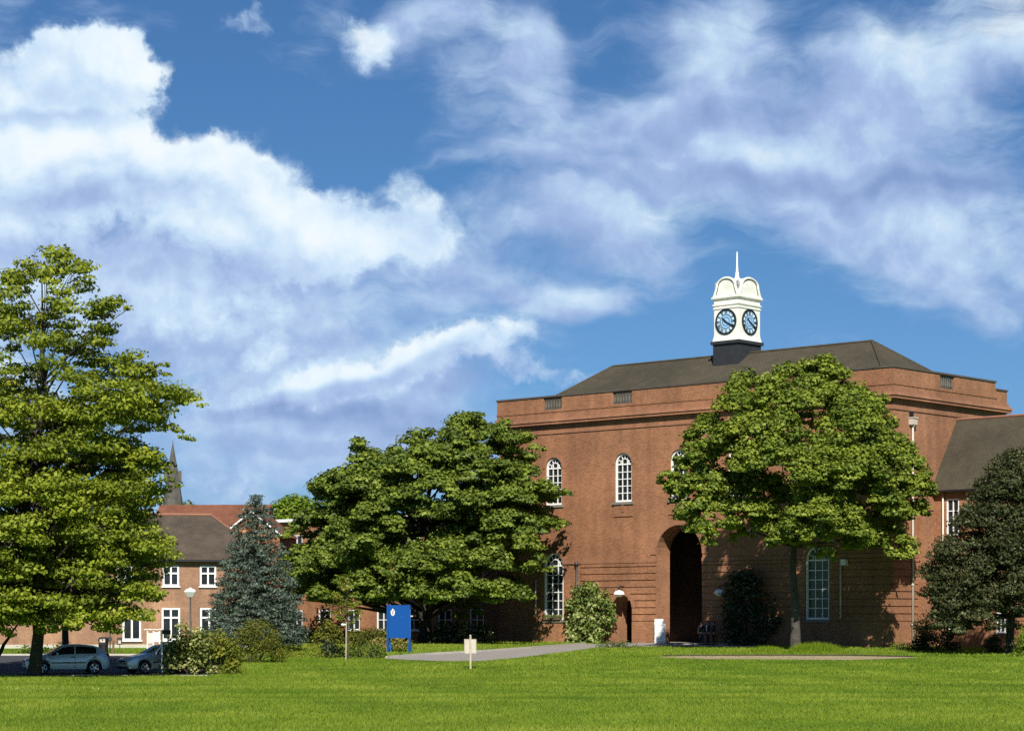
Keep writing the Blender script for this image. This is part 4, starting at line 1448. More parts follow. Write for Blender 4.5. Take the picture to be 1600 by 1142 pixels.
# maple in front of the hall, in layered pads
r_ = rg(8)
TR = 144.5
pads = [(1066, 772, 28, .1), (1050, 748, 22, .0), (1082, 722, 28, .0), (1072, 806, 24, .2), (1150, 758, 44, .15), (1196, 772, 42, .25), (1222, 700, 40, .1), (1312, 780, 40, .3), (1170, 740, 40, .05), (1120, 776, 34, .1), (1180, 605, 46, 0), (1232, 588, 44, 0), (1290, 582, 46, 0), (1328, 596, 40, 0), (1152, 640, 42, .2), (1206, 628, 50, .5), (1270, 622, 44, .4), (1340, 632, 50, .1), (1372, 664, 44, 0),
        (1110, 668, 38, 0), (1150, 672, 44, .5), (1196, 668, 46, .7), (1306, 672, 52, .6), (1352, 700, 50, .4), (1400, 690, 40, 0), (1096, 704, 30, 0), (1120, 712, 44, .4),
        (1172, 716, 48, .8), (1226, 726, 52, .9), (1288, 726, 52, .8), (1338, 742, 50, .6), (1390, 730, 46, .2), (1426, 726, 34, 0), (1062, 740, 24, 0), (1096, 756, 40, .4), 
        (1264, 758, 46, .9), (1368, 774, 48, .5), (1420, 766, 42, .1), (1446, 758, 26, 0), (1080, 796, 34, .5), (1110, 806, 40, .5), (1164, 806, 42, .6), (1194, 822, 34, .5), (1100, 834, 32, .4), (1250, 812, 46, .9),
        (1284, 796, 38, .9), (1302, 830, 42, .8), (1330, 812, 34, .3), (1386, 806, 40, .2), (1424, 800, 30, 0), (1258, 846, 26, .8), (1322, 852, 24, .6), (1392, 846, 34, .4), (1410, 862, 24, .3), (1366, 848, 22, .3), (1160, 836, 22, .2), (1440, 790, 24, 0), (1216, 846, 24, .5), (1280, 868, 20, .6), (1336, 838, 26, .6), (1236, 832, 26, .9)]
pc = []
pbig = []
ky = TR / FPX
for px, py, rp_, fw in pads:
    p = at(px, py, TR)
    hw = 9.2 * math.sqrt(max(.05, 1 - ((px - 1248) / 225.0) ** 2)) * (0.55 if py < 620 else 0.8)
    R0 = rp_ * ky
    y = TR - fw * hw * .95 + (1 - fw) * 1.2
    pbig.append((p.x, y, p.z, R0 * 1.02))
pc += pad_clumps(pbig, r_, 11.0, .24, .40, 1.15, .72)
# the far side and the inside
back = crown_clumps([(1110, 690), (1170, 620), (1250, 590), (1330, 600), (1385, 670), (1430, 740), (1420, 800), (1330, 800), (1200, 800), (1100, 770), (1070, 740)], TR + 1.5, 85, .7, 1.4, .6, .5, .7, r_, ymax=5.0)
pc += [c for c in back if c[1] > TR - 1.0]
tb_ = gp(1243, TR)
tree('layered_maple', 'large bright green maple with layered leaf pads hiding the right half of the hall front', tb_, at(1236, 640, TR), .33, pc, L_MAPLE2, M['bark_patchy'], 46, .235, 46, r_, lo=.43, up=.6, jit=.55, aspect=.78, fill=.38, under=.25, flare=1.15)

# dark evergreen at the right edge
r_ = rg(9)
oak_out = [(1578, 690), (1560, 704), (1546, 720), (1530, 748), (1518, 770), (1496, 790), (1486, 806), (1478, 836), (1458, 856), (1440, 880), (1432, 920), (1440, 960), (1462, 992), (1492, 996), (1512, 975), (1560, 962), (1620, 966), (1690, 970), (1720, 900), (1700, 800), (1660, 740), (1620, 700)]
oc = crown_clumps(oak_out, 137, 460, .45, .95, .85, .75, .45, r_, shell=.45)
oc += arm_clumps((((1450, 975), (1500, 985)), ((1490, 980), (1550, 972)), ((1540, 970), (1620, 978)), ((1470, 940), (1520, 960))), 136.5, r_, .55, .45, 9, back=1.4, flat=.75)
tree('evergreen_oak', 'dark glossy evergreen tree at the right edge, branches hanging low before the side wing', gp(1578, 137), at(1582, 730, 137), .27, oc, L_OAK, M['bark_dark'], 60, .19, 40, r_, lo=.2, up=.45, jit=.75, aspect=.6, fill=.5)

# blue cedar
r_ = rg(10)
cc = []
cb = gp(400, 141)
for tier in range(26):
    f = tier / 25
    zt = cb.z + .9 + 8.6 * f
    rad = 2.65 * (1 - f) ** .60 + .30
    if tier % 3 == 0: rad *= .82
    nb = max(5, int(17 * (1 - f) + 5))
    for k in range(nb):
        a = 2 * math.pi * (k + .5 * (tier % 2)) / nb + r_.normal() * .15
        for q_ in (.35, .62, .88, 1.05):
            if q_ * rad < .15: continue
            rr = (.30 + .28 * (1 - f)) * r_.uniform(.7, 1.1)
            cc.append((cb.x + math.cos(a) * rad * q_, cb.y + math.sin(a) * rad * q_, zt + .12 - .35 * q_ * q_ * (1 - f) + r_.normal() * .10, rr, rr, rr * .34))
for dx_, h_ in ((0, 9.85), (-.55, 9.35), (.55, 9.2), (0, 9.5)):
    for k in range(5): cc.append((cb.x + dx_ + r_.normal() * .03, cb.y, cb.z + h_ - .22 * k, .06 + .035 * k, .06 + .035 * k, .16))
tree('blue_cedar', 'grey-blue conical cedar in front of the gabled house', cb, (cb.x, cb.y, cb.z + 9.9), .24, cc, L_CEDAR, M['bark_dark'], 40, .24, 160, r_, lo=.08, up=.45, jit=.65, aspect=.26, fill=.6, rl=.25, wob=.1)

# sapling tied to a stake
r_ = rg(12)
sc = crown_clumps([(540, 890), (556, 915), (572, 940), (566, 965), (548, 985), (520, 970), (508, 940), (522, 912)], 128, 44, .16, .34, .8, .7, .5, r_)
tree('sapling', 'thin young tree tied to a pale stake', gp(544, 128), at(541, 905, 128), .045, sc, L_SAPLING, M['bark'], 90, .13, 30, r_, lo=.4, up=.5, rl=.5, wob=.08)
s0 = gp(540.5, 127.7)
sk = thing('stake', 'pale wooden stake with a white tie beside the thin young tree', 'stake', s0)
g = MB(); g.tube([(0, 0, -.2), (.02, 0, 2.15)], .036, 7); g.build('post', M['timber'], sk)
g = MB(); g.lathe([(.10, -.06), (.13, 0), (.10, .06)], 8, (-.16, 0, 2.0)); g.box(-.1, .0, -.02, .02, 1.97, 2.03); g.build('tie', M['white'], sk)

# background trees
for i, (outl, D, n, lab) in enumerate((
        ([(410, 830), (418, 796), (436, 782), (462, 772), (490, 774), (505, 795), (505, 850), (420, 850)], 214, 70, 'yellow-green tree top behind the flat roofed block'),
        ([(276, 800), (284, 786), (296, 780), (306, 788), (310, 800), (308, 815), (276, 815)], 230, 12, 'small tree top above the orange roof ridge beside the spire'))):
    r_ = rg(20 + i)
    xm = sum(p[0] for p in outl) / len(outl)
    bc = crown_clumps(outl, D, n, .8, 1.6, .8, .6, .6, r_)
    tree('background_tree', lab, gp(xm, D), at(xm, min(p[1] for p in outl) + 12, D), .3, bc, L_YELLOW if i else L_BRIGHT, M['bark_dark'], 22, .34, 8, r_, lo=.6, up=.7, group='tree tops behind the buildings')

# shrubs: name, label, centre px, D, half width px, height px, n, clump r, leaf, density, leaf size
SH = [('variegated_shrub', 'cream and green variegated shrub hiding the rear of the silver car', 292, 107.2, 42, 82, 80, .34, L_VARIEG2, 42, .17),
      ('golden_shrub', 'yellow-green rounded shrub to the right of the variegated shrub by the car park', 336, 108.4, 42, 70, 70, .34, L_SAPLING, 42, .15),
      ('olive_shrub', 'smooth olive green domed shrub left of the ground cover bed', 402, 123, 44, 68, 90, .36, L_OLIVE, 80, .10),
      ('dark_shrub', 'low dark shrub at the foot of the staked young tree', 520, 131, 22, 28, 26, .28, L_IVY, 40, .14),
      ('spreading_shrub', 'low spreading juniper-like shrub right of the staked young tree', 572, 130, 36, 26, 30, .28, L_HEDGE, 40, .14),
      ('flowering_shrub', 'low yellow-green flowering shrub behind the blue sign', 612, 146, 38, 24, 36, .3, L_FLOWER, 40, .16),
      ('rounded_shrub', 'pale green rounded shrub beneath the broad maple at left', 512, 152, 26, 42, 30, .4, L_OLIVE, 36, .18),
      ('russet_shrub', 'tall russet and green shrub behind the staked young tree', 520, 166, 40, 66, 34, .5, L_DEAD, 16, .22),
      ('shade_fill_bush', 'dark bush filling in for the shade under the broad maple trunk', 720, 164, 60, 40, 50, .5, L_IVY, 26, .2),  # enlarged dark foliage stands in for the shadow on the block
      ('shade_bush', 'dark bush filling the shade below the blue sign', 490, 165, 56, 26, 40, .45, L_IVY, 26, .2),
      ('grass_tuft_shrub', 'small mixed green shrub on the path edge before the left doorway', 966, 150, 34, 14, 30, .22, L_HEDGE, 44, .12),
      ('pale_low_shrub', 'bright low rounded shrub at the foot of the hall corner', 1408, 146, 20, 14, 20, .22, L_BRIGHT, 44, .12),
      ('pipe_shrub', 'brownish climbing shrub at the foot of the cream drainpipe', 1444, 146, 18, 62, 34, .3, L_DEAD, 22, .16),
      ('corner_bush', 'dark low bush between the drainpipe and the evergreen', 1462, 143, 40, 40, 50, .36, L_OAK, 36, .17),
      ('trunk_bush', 'dark bush beside the evergreen trunk at right', 1552, 139, 18, 34, 26, .3, L_OAK, 38, .15),
      ('bright_hedge', 'bright green clipped hedge cut off by the right edge of the view', 1618, 133, 34, 60, 70, .3, L_BRIGHT, 60, .11)]
for i, (nm, lab, px, D, hw, hp_, n, cr, lf, den, ls) in enumerate(SH):
    r_ = rg(40 + i)
    b = gp(px, D)
    k = D / FPX
    bush(nm, lab, 'shrub', b, mound(b.x, D, b.z, hw * k * 1.08, max(.5, min(hw * k * .8, 1.5)), hp_ * k * 1.12, int(n * 1.5), cr, r_), lf, den, ls, r_)
# clipped hedge block
r_ = rg(70)
hb = gp(582, 150)
hcl = [(hb.x + r_.uniform(-1.5, 1.5), 150 + r_.uniform(-.6, .6), hb.z + r_.uniform(.2, 1.15), .34, .34, .3) for _ in range(90)]
bush('clipped_hedge', 'rounded clipped green hedge left of the blue sign', 'hedge', hb, hcl, L_OLIVE, 50, .12, r_, part='foliage')
# dark hedge in the shade at the foot of the buildings
r_ = rg(71)
h0, h1 = gp(452, 172), gp(640, 171)
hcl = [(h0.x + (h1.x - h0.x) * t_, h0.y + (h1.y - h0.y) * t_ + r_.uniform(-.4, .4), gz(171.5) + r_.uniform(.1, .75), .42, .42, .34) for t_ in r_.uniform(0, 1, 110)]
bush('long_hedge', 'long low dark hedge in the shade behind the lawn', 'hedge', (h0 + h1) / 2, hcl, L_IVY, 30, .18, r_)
# ground cover bed
r_ = rg(72)
gcl = []
for _ in range(170):
    p = gpx(r_.uniform(436, 602), r_.uniform(1011, 1028.5))
    gcl.append((p[0], p[1], gz(p[1]) + .08, .34, .34, .22))
b_ = gp(515, 134)
bush('ground_cover', 'low mixed green and yellow ground cover planting along the lawn edge', 'plants', b_, gcl, L_SAPLING, 40, .13, r_, up=.5, stems=False).__setitem__('kind', 'stuff')

# climbers against the hall
r_ = rg(73)


def wall_shrub(name, lab, xl, hw, h, depth, n, leaf, den, ls, cr, top_bias=1.0):
    out = []
    for _ in range(n):
        t_ = r_.uniform(0, 1)
        w_ = hw * math.sqrt(max(.05, 1 - (max(0, t_ - .35) / .68) ** 2)) * (.82 + .18 * min(1, t_ * 4))
        x = r_.uniform(-1, 1) * w_
        y = -.3 - depth * r_.uniform(.2, 1) * math.sqrt(max(.05, 1 - (x / hw) ** 2))
        p = HM @ Vector((xl + x, y, .15 + t_ * (h - cr)))
        rr = cr * r_.uniform(.7, 1.2)
        out.append((p.x, p.y, p.z, rr, rr, rr * .8))
    b = HM @ Vector((xl, -.8, 0)); b.z = gz(b.y)
    bush(name, lab, 'climber', b, out, leaf, den, ls, r_, up=.35, jit=.6)


wall_shrub('climbing_shrub', 'large cream and green variegated climber against the hall beside the left doorway', 9.75, 2.25, 4.75, 1.2, 150, L_VARIEG, 26, .26, .42)
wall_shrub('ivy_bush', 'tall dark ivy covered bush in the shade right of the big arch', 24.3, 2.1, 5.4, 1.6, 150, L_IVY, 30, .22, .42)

# long grass round the maple trunk
r_ = rg(74)


def blades(name, xy, h, w, material, lean=.35, tint=None, rng=r_, z=None, parent=None, org=None):
    N = len(xy)
    yaw = rng.uniform(0, 2 * math.pi, N)
    zz = np.interp(xy[:, 1], [105, 150, 175], [0, .8, 1.0]) if z is None else z
    hh = h * rng.uniform(.6, 1.25, N); ww = w * rng.uniform(.7, 1.3, N)
    la = rng.normal(size=N) * lean; lb_ = rng.normal(size=N) * lean
    v = np.empty((N, 3, 3), dtype=np.float32)
    cx_, sy_ = np.cos(yaw) * ww / 2, np.sin(yaw) * ww / 2
    v[:, 0] = np.stack([xy[:, 0] - cx_, xy[:, 1] - sy_, zz - .01], 1)
    v[:, 1] = np.stack([xy[:, 0] + cx_, xy[:, 1] + sy_, zz - .01], 1)
    v[:, 2] = np.stack([xy[:, 0] + la * hh, xy[:, 1] + lb_ * hh, zz + hh], 1)
    if org is not None: v -= np.array(org, dtype=np.float32)
    me = bpy.data.meshes.new(name)
    me.vertices.add(N * 3); me.vertices.foreach_set('co', v.ravel())
    me.loops.add(N * 3); me.loops.foreach_set('vertex_index', np.arange(N * 3, dtype=np.int32))
    me.polygons.add(N); me.polygons.foreach_set('loop_start', np.arange(0, N * 3, 3, dtype=np.int32))
    if tint is None: tint = rng.uniform(0, 1, N)
    a = me.attributes.new('tint', 'FLOAT', 'FACE'); a.data.foreach_set('value', np.clip(tint, 0, 1).astype(np.float32))
    me.materials.append(material)
    me.update(calc_edges=True); me.validate()
    o = bpy.data.objects.new(name, me); COL.objects.link(o)
    if parent is not None: o.parent = parent
    return o


G_LONG = leaf_mat('long_grass_blade', (0.11, 0.19, 0.010), (0.18, 0.27, 0.014), (0.27, 0.35, 0.03), trans=0.35, spec=0.1)
G_LAWN = leaf_mat('lawn_blade', (0.095, 0.1534, 0.0151), (0.1858, 0.2538, 0.0259), (0.3024, 0.351, 0.0497), trans=0.28, spec=0.08)
for (px, D, hw, hh, n, lab) in ((1274, 140, 46, 17, 5200, 'mound of long bright ornamental grass before the maple trunk'), (1198, 140.5, 32, 11, 2600, 'lower clump of long grass left of the maple trunk')):
    b = gp(px, D); k = D / FPX
    a = r_.uniform(0, 2 * math.pi, n); q_ = np.sqrt(r_.uniform(0, 1, n))
    xy = np.stack([b.x + np.cos(a) * q_ * hw * k, D + np.sin(a) * q_ * 1.1], 1)
    t = thing('grass_mound', lab, 'grass', b, 0, 'long grass mounds')
    mh = hh * k * np.sqrt(np.maximum(.06, 1 - q_ ** 2)) * .95
    blades('foliage', xy, mh, .05, G_LONG, .3, parent=t, org=b)

# lawn
r_ = rg(75)


def in_poly(P, poly):
    x, y = P[:, 0], P[:, 1]
    ins = np.zeros(len(P), bool)
    n = len(poly)
    for i in range(n):
        (x1, y1), (x2, y2) = poly[i], poly[(i + 1) % n]
        if y1 == y2: continue
        c = ((y1 > y) != (y2 > y)) & (x < (x2 - x1) * (y - y1) / (y2 - y1) + x1)
        ins ^= c
    return ins


def scatter(y0, y1, per, x0=-.26, x1=.26):
    A = (x1 - x0) * (y1 ** 2 - y0 ** 2) / 2
    n = int(A * per)
    y = np.sqrt(r_.uniform(y0 ** 2, y1 ** 2, n))
    return np.stack([r_.uniform(x0, x1, n) * y, y], 1)


pts = [scatter(49, 62, 210), scatter(62, 80, 150), scatter(80, 106, 95), scatter(106, 130, 60), scatter(130, 170, 34)]
sizes = [np.full(len(p), s) for p, s in zip(pts, (.075, .08, .085, .10, .12))]
wid = [np.full(len(p), s) for p, s in zip(pts, (.032, .036, .045, .06, .08))]
pts = np.concatenate(pts); sizes = np.concatenate(sizes); wid = np.concatenate(wid)
hall_poly = [(HM @ Vector(p)).to_tuple()[:2] for p in ((-.2, -.2, 0), (LB + .2, -.2, 0), (LB + .2, 5, 0), (LB + 20, 5, 0), (LB + 20, 30, 0), (-40, 30, 0), (-40, 1.0, 0), (-.2, 1.0, 0))]
path_poly = PATH_F + PATH_B[::-1]
bad = in_poly(pts, hall_poly) | in_poly(pts, path_poly)
bad |= (pts[:, 1] > 105.7) & (pts[:, 1] < 134.2) & (pts[:, 0] < np.interp(pts[:, 1], [105.9, 134], [-14.2, -19.5]))
strip_poly = [gpx(1030, 1027.5), gpx(1100, 1030), gpx(1330, 1031.5), gpx(1432, 1028), gpx(1432, 1027), gpx(1330, 1025), gpx(1100, 1024.5), gpx(1030, 1026.2)]
bad |= in_poly(pts, strip_poly) & (r_.uniform(0, 1, len(pts)) < .93)
bad |= (pts[:, 1] > 147) & (pts[:, 0] < -16.5)
pts, sizes, wid = pts[~bad], sizes[~bad], wid[~bad]
x, y = pts[:, 0], pts[:, 1]
# patchy growth and mowing lines: each blade's own colour
pat = np.zeros(len(x))
for k in range(26):
    fx, fy, ph = r_.normal() * .55, r_.normal() * .28, r_.uniform(0, 6.28)
    pat += np.sin(x * fx + y * fy + ph) / 26 ** .5
pat2 = np.zeros(len(x))
for k in range(40):
    fx, fy, ph = r_.normal() * 2.2, r_.normal() * 1.1, r_.uniform(0, 6.28)
    pat2 += np.sin(x * fx + y * fy + ph) / 40 ** .5
for k in range(8):
    fy, ph = r_.uniform(.5, 1.6), r_.uniform(0, 6.28)
    pat += .22 * np.sin(y * fy + .05 * np.sin(x * .3) + ph)
tint = .45 + .17 * pat + .09 * pat2 + r_.normal(size=len(x)) * .07
sizes = sizes * (1 + .22 * np.clip(pat, -1.5, 1.5))
G_LINE = mat('worn_line_paint', (.42, .50, .22), .8)
line = ((np.abs(y - (HY and 85.0) - .25 * np.sin(x * .7)) < .10) & (x > -19.2) & (x < -15.6) & (r_.uniform(0, 1, len(x)) < .7))
line |= ((np.abs(y - 90.5 - .03 * (x - 9)) < .09) & (x > 7.0) & (x < 10.5) & (r_.uniform(0, 1, len(x)) < .35))
tag(blades('grass', pts[~line], sizes[~line], wid[~line], G_LAWN, .42, tint[~line]), kind='stuff')
tag(blades('painted_grass', pts[line], sizes[line] * 1.05, wid[line], G_LINE, .5), kind='stuff')

# flower box on the left lower window
fb = HM @ Vector((LOW[0], -.14, 1.86))
t = thing('flower_box', 'row of pale flowers on the sill of the tall lower left window', 'flower box', fb, ROT)
g = MB(); g.box(-.85, .85, -.14, .12, 0, .14); g.build('trough', M['timber_dark'], t)
n = 420
r_ = rg(77)
leaf_mesh('flowers', np.stack([r_.uniform(-.95, .95, n), r_.uniform(-.22, .1, n), .14 + r_.uniform(0, .22, n)], 1), r_.normal(size=(n, 3)) + np.array([0, -.6, .6]), .10, L_VARIEG, t, .8, None, r_)

# ------------------------------------------------------------------ cars
M['paint_blue'] = mat('blue_grey_metallic_paint', (0.62, 0.66, 0.70), 0.34, 0.05, 2, metal=0.35, coat=0.8)
M['paint_silver'] = mat('silver_grey_metallic_paint', (0.66, 0.67, 0.64), 0.34, 0.05, 2, metal=0.35, coat=0.8)
M['car_glass'] = mat('car_window_glass', (0.012, 0.015, 0.018), 0.04, 0.3, 1.0, spec=0.6)
M['tyre'] = mat('tyre_rubber', (0.018, 0.018, 0.018), 0.85)
M['alloy'] = mat('wheel_alloy', (0.50, 0.50, 0.51), 0.35, 0.1, 4, metal=0.6)
M['trim'] = mat('black_plastic', (0.02, 0.02, 0.021), 0.55)
M['lens'] = mat('headlight_lens', (0.62, 0.66, 0.68), 0.12, 0.15, 14, metal=0.3, coat=1.0)
M['tail'] = mat('tail_light_red', (0.30, 0.012, 0.01), 0.2, 0.1)
M['plate'] = mat('plate_white', (0.66, 0.66, 0.60), 0.4, 0.05)
M['plate_rear'] = mat('plate_yellow', (0.70, 0.52, 0.06), 0.4, 0.05)


def car(label, loc, rotz, paint, L, W, top, belt, wheels, cab, key):
    """x runs from the nose (0) to the tail (-L); y to the car's left"""
    t = thing('parked_car', label, 'car', loc, rotz, 'cars parked beyond the lawn')
    n = int(L / .04)
    xs = np.linspace(0, L, n + 1)
    zt = np.interp(xs, *zip(*top)); zb_ = np.interp(xs, *zip(*belt))
    hwid = np.full(n + 1, W / 2)
    hwid *= 1 - .22 * np.clip((.55 - xs) / .55, 0, 1) ** 2 - .14 * np.clip((xs - L + .5) / .5, 0, 1) ** 2
    rw = .36
    rings = []
    for i, x in enumerate(xs):
        low = .20 + .10 * max(0, (.12 - x) / .12) + .12 * max(0, (x - L + .15) / .15)
        for xw in wheels:
            d = abs(x - xw)
            if d < rw: low = max(low, .29 + math.sqrt(rw * rw - d * d))
        b = zb_[i]; tp = zt[i]; w = hwid[i]
        f = max(0.0, min(1.0, (tp - b) / .5))
        wr = w * (.93 - .20 * f)
        low = min(low, b - .12)
        mid = low + (b - low) * .55
        rings.append([(0, low), (w * .80, low), (w * .96, low + .04), (w, mid), (w * .955, b), (wr, max(b + .006, tp - .05)), (wr * .86, max(b + .012, tp)), (0, max(b + .02, tp + .012))])
    mb = MB()
    vs = []
    for x, r in zip(xs, rings):
        pts = r + [(-y, z) for y, z in r[-2:0:-1]]
        vs += [(-x, y, z) for y, z in pts]
    m = 14
    fs = [tuple(range(m)), tuple(range(n * m + m - 1, n * m - 1, -1))]
    for i in range(n):
        for k in range(m):
            k2 = (k + 1) % m
            fs.append((i * m + k, i * m + k2, (i + 1) * m + k2, (i + 1) * m + k))
    mb.add(vs, fs)
    body = mb.build('body', paint, t, True)
    try:
        me = body.data
        me.shade_smooth(); me.set_sharp_from_angle(angle=R(38))
    except Exception:
        pass
    i_of = lambda x: int(np.clip(round(x / L * n), 0, n))

    def side_glass(xa, xb, sg):
        g = MB(); vs = []; ii = [i for i in range(i_of(xa), i_of(xb) + 1) if rings[i][5][1] - rings[i][4][1] > .10]
        for i in ii:
            (ya, za), (yb, zb2) = rings[i][4], rings[i][5]
            for q_ in (.10, .90):
                vs.append((-xs[i], sg * (ya + (yb - ya) * q_ + .008), za + (zb2 - za) * q_ + .002))
        g.add(vs, [((2 * j, 2 * j + 1, 2 * j + 3, 2 * j + 2) if sg > 0 else (2 * j, 2 * j + 2, 2 * j + 3, 2 * j + 1)) for j in range(len(ii) - 1)])
        g.build('side_window', M['car_glass'], t)

    for sg in (1, -1):
        for a, b in cab['side']: side_glass(a, b, sg)

    def screen(xa, xb, name):
        g = MB(); vs = []; ii = range(i_of(xa), i_of(xb) + 1)
        for i in ii:
            wv_, z = rings[i][6]
            for q_ in (-.97, -.5, 0, .5, .97): vs.append((-xs[i] , q_ * wv_, z + .012 * (1 - abs(q_)) + .012))
        g.add(vs, [(5 * j + k, 5 * j + 5 + k, 5 * j + 6 + k, 5 * j + 1 + k) for j in range(len(ii) - 1) for k in range(4)])
        g.build(name, M['car_glass'], t)
    screen(*cab['wind'], 'windscreen'); screen(*cab['rear'], 'rear_window')
    for xw in wheels:
        for sg in (1, -1):
            g = MB(); g.M = Matrix.Translation((-xw, sg * (W / 2 - .10), .29)) @ Matrix.Rotation(R(90 if sg < 0 else -90), 4, 'X')
            g.lathe([(.20, -.09), (.27, -.09), (.295, -.06), (.295, .06), (.27, .09), (.20, .09)], 24)
            w_ = thing('wheel', None, None); w_.parent = t
            g.build('tyre', M['tyre'], w_, True)
            g = MB(); g.M = Matrix.Translation((-xw, sg * (W / 2 - .10), .29)) @ Matrix.Rotation(R(90 if sg < 0 else -90), 4, 'X')
            g.lathe([(.20, -.05), (.205, .092), (.185, .096), (.175, .05)], 24)
            for k in range(5):
                a = 2 * math.pi * k / 5 + .3
                g.bar((.03 * math.cos(a), .03 * math.sin(a), .085), (.19 * math.cos(a), .19 * math.sin(a), .085), .055, .03, (0, 0, 1))
            g.lathe([(.055, .05), (.055, .105), (.02, .11)], 10)
            g.build('rim', M['alloy'], w_)
    for sg in (1, -1):
        g = MB(); g.ball((-.20, sg * W * .335, belt[0][1] + .06), (.20, .17, .085), 12, 8); g.build('headlight', M['lens'], t, True)
        g = MB(); g.ball((-L + .10, sg * W * .385, .86), (.10, .09, .15), 10, 8); g.build('tail_light', M['tail'], t, True)
        g = MB(); g.ball((-cab['wind'][0] - .38, sg * (W / 2 + .10), .98), (.07, .11, .075), 10, 6); g.bar((-cab['wind'][0] - .40, sg * (W / 2 - .06), .93), (-cab['wind'][0] - .40, sg * (W / 2 + .06), .95), .05, .05, (0, 0, 1))
        g.build('door_mirror', paint, t, True)
        for (a, b) in cab['side'][:2]:
            g = MB(); g.box(-b - .02, -b + .16, min(sg * (W / 2 - .03), sg * (W / 2 + .012)), max(sg * (W / 2 - .03), sg * (W / 2 + .012)), .80, .84); g.build('door_handle', M['trim'], t)
        g = MB(); g.box(-(wheels[1] - rw - .04), -(wheels[0] + rw + .04), min(sg * (W / 2 - .02), sg * (W / 2 + .010)), max(sg * (W / 2 - .02), sg * (W / 2 + .010)), .52, .575); g.build('side_trim', M['trim'], t)
        for x in (cab['side'][0][1] + .02,):
            g = MB(); g.box(-x - .006, -x + .006, min(sg * (W / 2 - .05), sg * (W / 2 + .004)), max(sg * (W / 2 - .05), sg * (W / 2 + .004)), .30, .84); g.build('door_gap', M['trim'], t)
    g = MB(); g.box(-.09, .016, -W * .22, W * .22, belt[0][1] - .02, belt[0][1] + .085)
    g.build('grille', M['trim'], t)
    g = MB(); g.box(-.12, .03, -W * .36, W * .36, .26, .34); g.box(-.2, .022, -W * .36, W * .36, .47, .50)
    g.build('bumper_trim', M['trim'], t)
    g = MB(); g.box(.018, .034, -.26, .26, .36, .47); g.build('number_plate', M['plate'], t)
    g = MB(); g.box(-L - .014, -L + .05, -.26, .26, .62, .73); g.build('number_plate', M['plate_rear'], t)
    g = MB(); g.box(-L - .02, -L + .1, -W * .38, W * .38, .42, .48); g.build('bumper_trim', M['trim'], t)
    return t


hatch_top = [(0, .62), (.06, .70), (.35, .80), (.95, .92), (1.08, .96), (1.78, 1.36), (2.1, 1.41), (2.6, 1.42), (3.2, 1.36), (3.45, 1.29), (3.82, .98), (3.93, .90), (3.98, .60)]
hatch_belt = [(0, .58), (.06, .64), (.35, .74), (1.0, .87), (2.5, .93), (3.6, .95), (3.9, .86), (3.98, .58)]
A1 = 18
near = gp(107.3, 107.0)
nrm = Vector((math.sin(R(A1)), -math.cos(R(A1)), 0))       # towards the camera
fwd = Vector((-math.cos(R(A1)), -math.sin(R(A1)), 0))
p1 = near - nrm * .80 + fwd * (0.80 + 1.22)
p1.z = gz(107) + .035
car('blue-grey hatchback parked behind the tall tree trunk at the left edge', p1, R(180 + A1), M['paint_blue'], 3.98, 1.66, hatch_top, hatch_belt, (.80, 3.24),
    dict(side=[(1.22, 2.30), (2.36, 3.34)], wind=(1.10, 1.72), rear=(3.50, 3.80)), 'a')
est_top = [(0, .60), (.06, .68), (.35, .79), (1.05, .92), (1.18, .96), (1.92, 1.36), (2.25, 1.42), (2.9, 1.43), (3.9, 1.38), (4.1, 1.30), (4.38, .98), (4.42, .88), (4.46, .58)]
est_belt = [(0, .56), (.06, .62), (.35, .73), (1.1, .87), (2.6, .93), (4.1, .95), (4.4, .84), (4.46, .56)]
A2 = 33
nrm = Vector((math.sin(R(A2)), -math.cos(R(A2)), 0)); fwd = Vector((-math.cos(R(A2)), -math.sin(R(A2)), 0))
p2 = gp(226.5, 107.6) - nrm * .80 + fwd * .84
p2.z = gz(107.6) + .035
car('silver-grey estate car with its nose to the lawn, tail hidden by the variegated shrub', p2, R(180 + A2), M['paint_silver'], 4.46, 1.70, est_top, est_belt, (.84, 3.42),
    dict(side=[(1.34, 2.44), (2.50, 3.42), (3.48, 4.02)], wind=(1.20, 1.86), rear=(4.12, 4.36)), 'b')
# a third car deep in the shade at the far left
p3 = gp(-30, 119); p3.z = gz(119) + .035
M['paint_dark'] = mat('dark_grey_paint', (0.03, 0.033, 0.036), 0.3, 0.05, 2, metal=0.4, coat=0.8)
car('dark car in deep shade cut off by the left edge of the view', p3, R(10), M['paint_dark'], 3.98, 1.66, hatch_top, hatch_belt, (.80, 3.24),
    dict(side=[(1.22, 2.30), (2.36, 3.34)], wind=(1.10, 1.72), rear=(3.50, 3.80)), 'c')

# ------------------------------------------------------------------ blue sign
sb = gp(623, 140)
sg_ = thing('sign_board', 'tall bright blue sign board on blue legs with a small white crest', 'sign', sb, R(-10))
k = 140 / FPX
w, zb2, zt2 = 1.42, .92, 2.98
g = MB(); g.box(-w / 2 + .06, w / 2 - .06, -.035, .035, zb2, zt2)
g.build('panel', M['blue'], sg_)
for x in (-w / 2 + .02, w / 2 - .02):
    g = MB(); g.box(x - .055, x + .055, -.11, .11, -.3, zt2 + .03); g.build('post', M['blue'], sg_)
for x in (-w / 2 + .08, w / 2 - .02):
    g = MB(); g.bar((x, .12, zb2 + .3), (x, .62, -.1), .07, .07, (1, 0, 0)); g.build('back_stay', M['blue_edge'], sg_)
g = MB(); g.box(w / 2 + .036, w / 2 + .056, -.08, .08, zb2, zt2 - .25); g.build('lit_edge_strip', M['blue_edge'], sg_)  # lighter blue paints the sunlit right edge of the sign
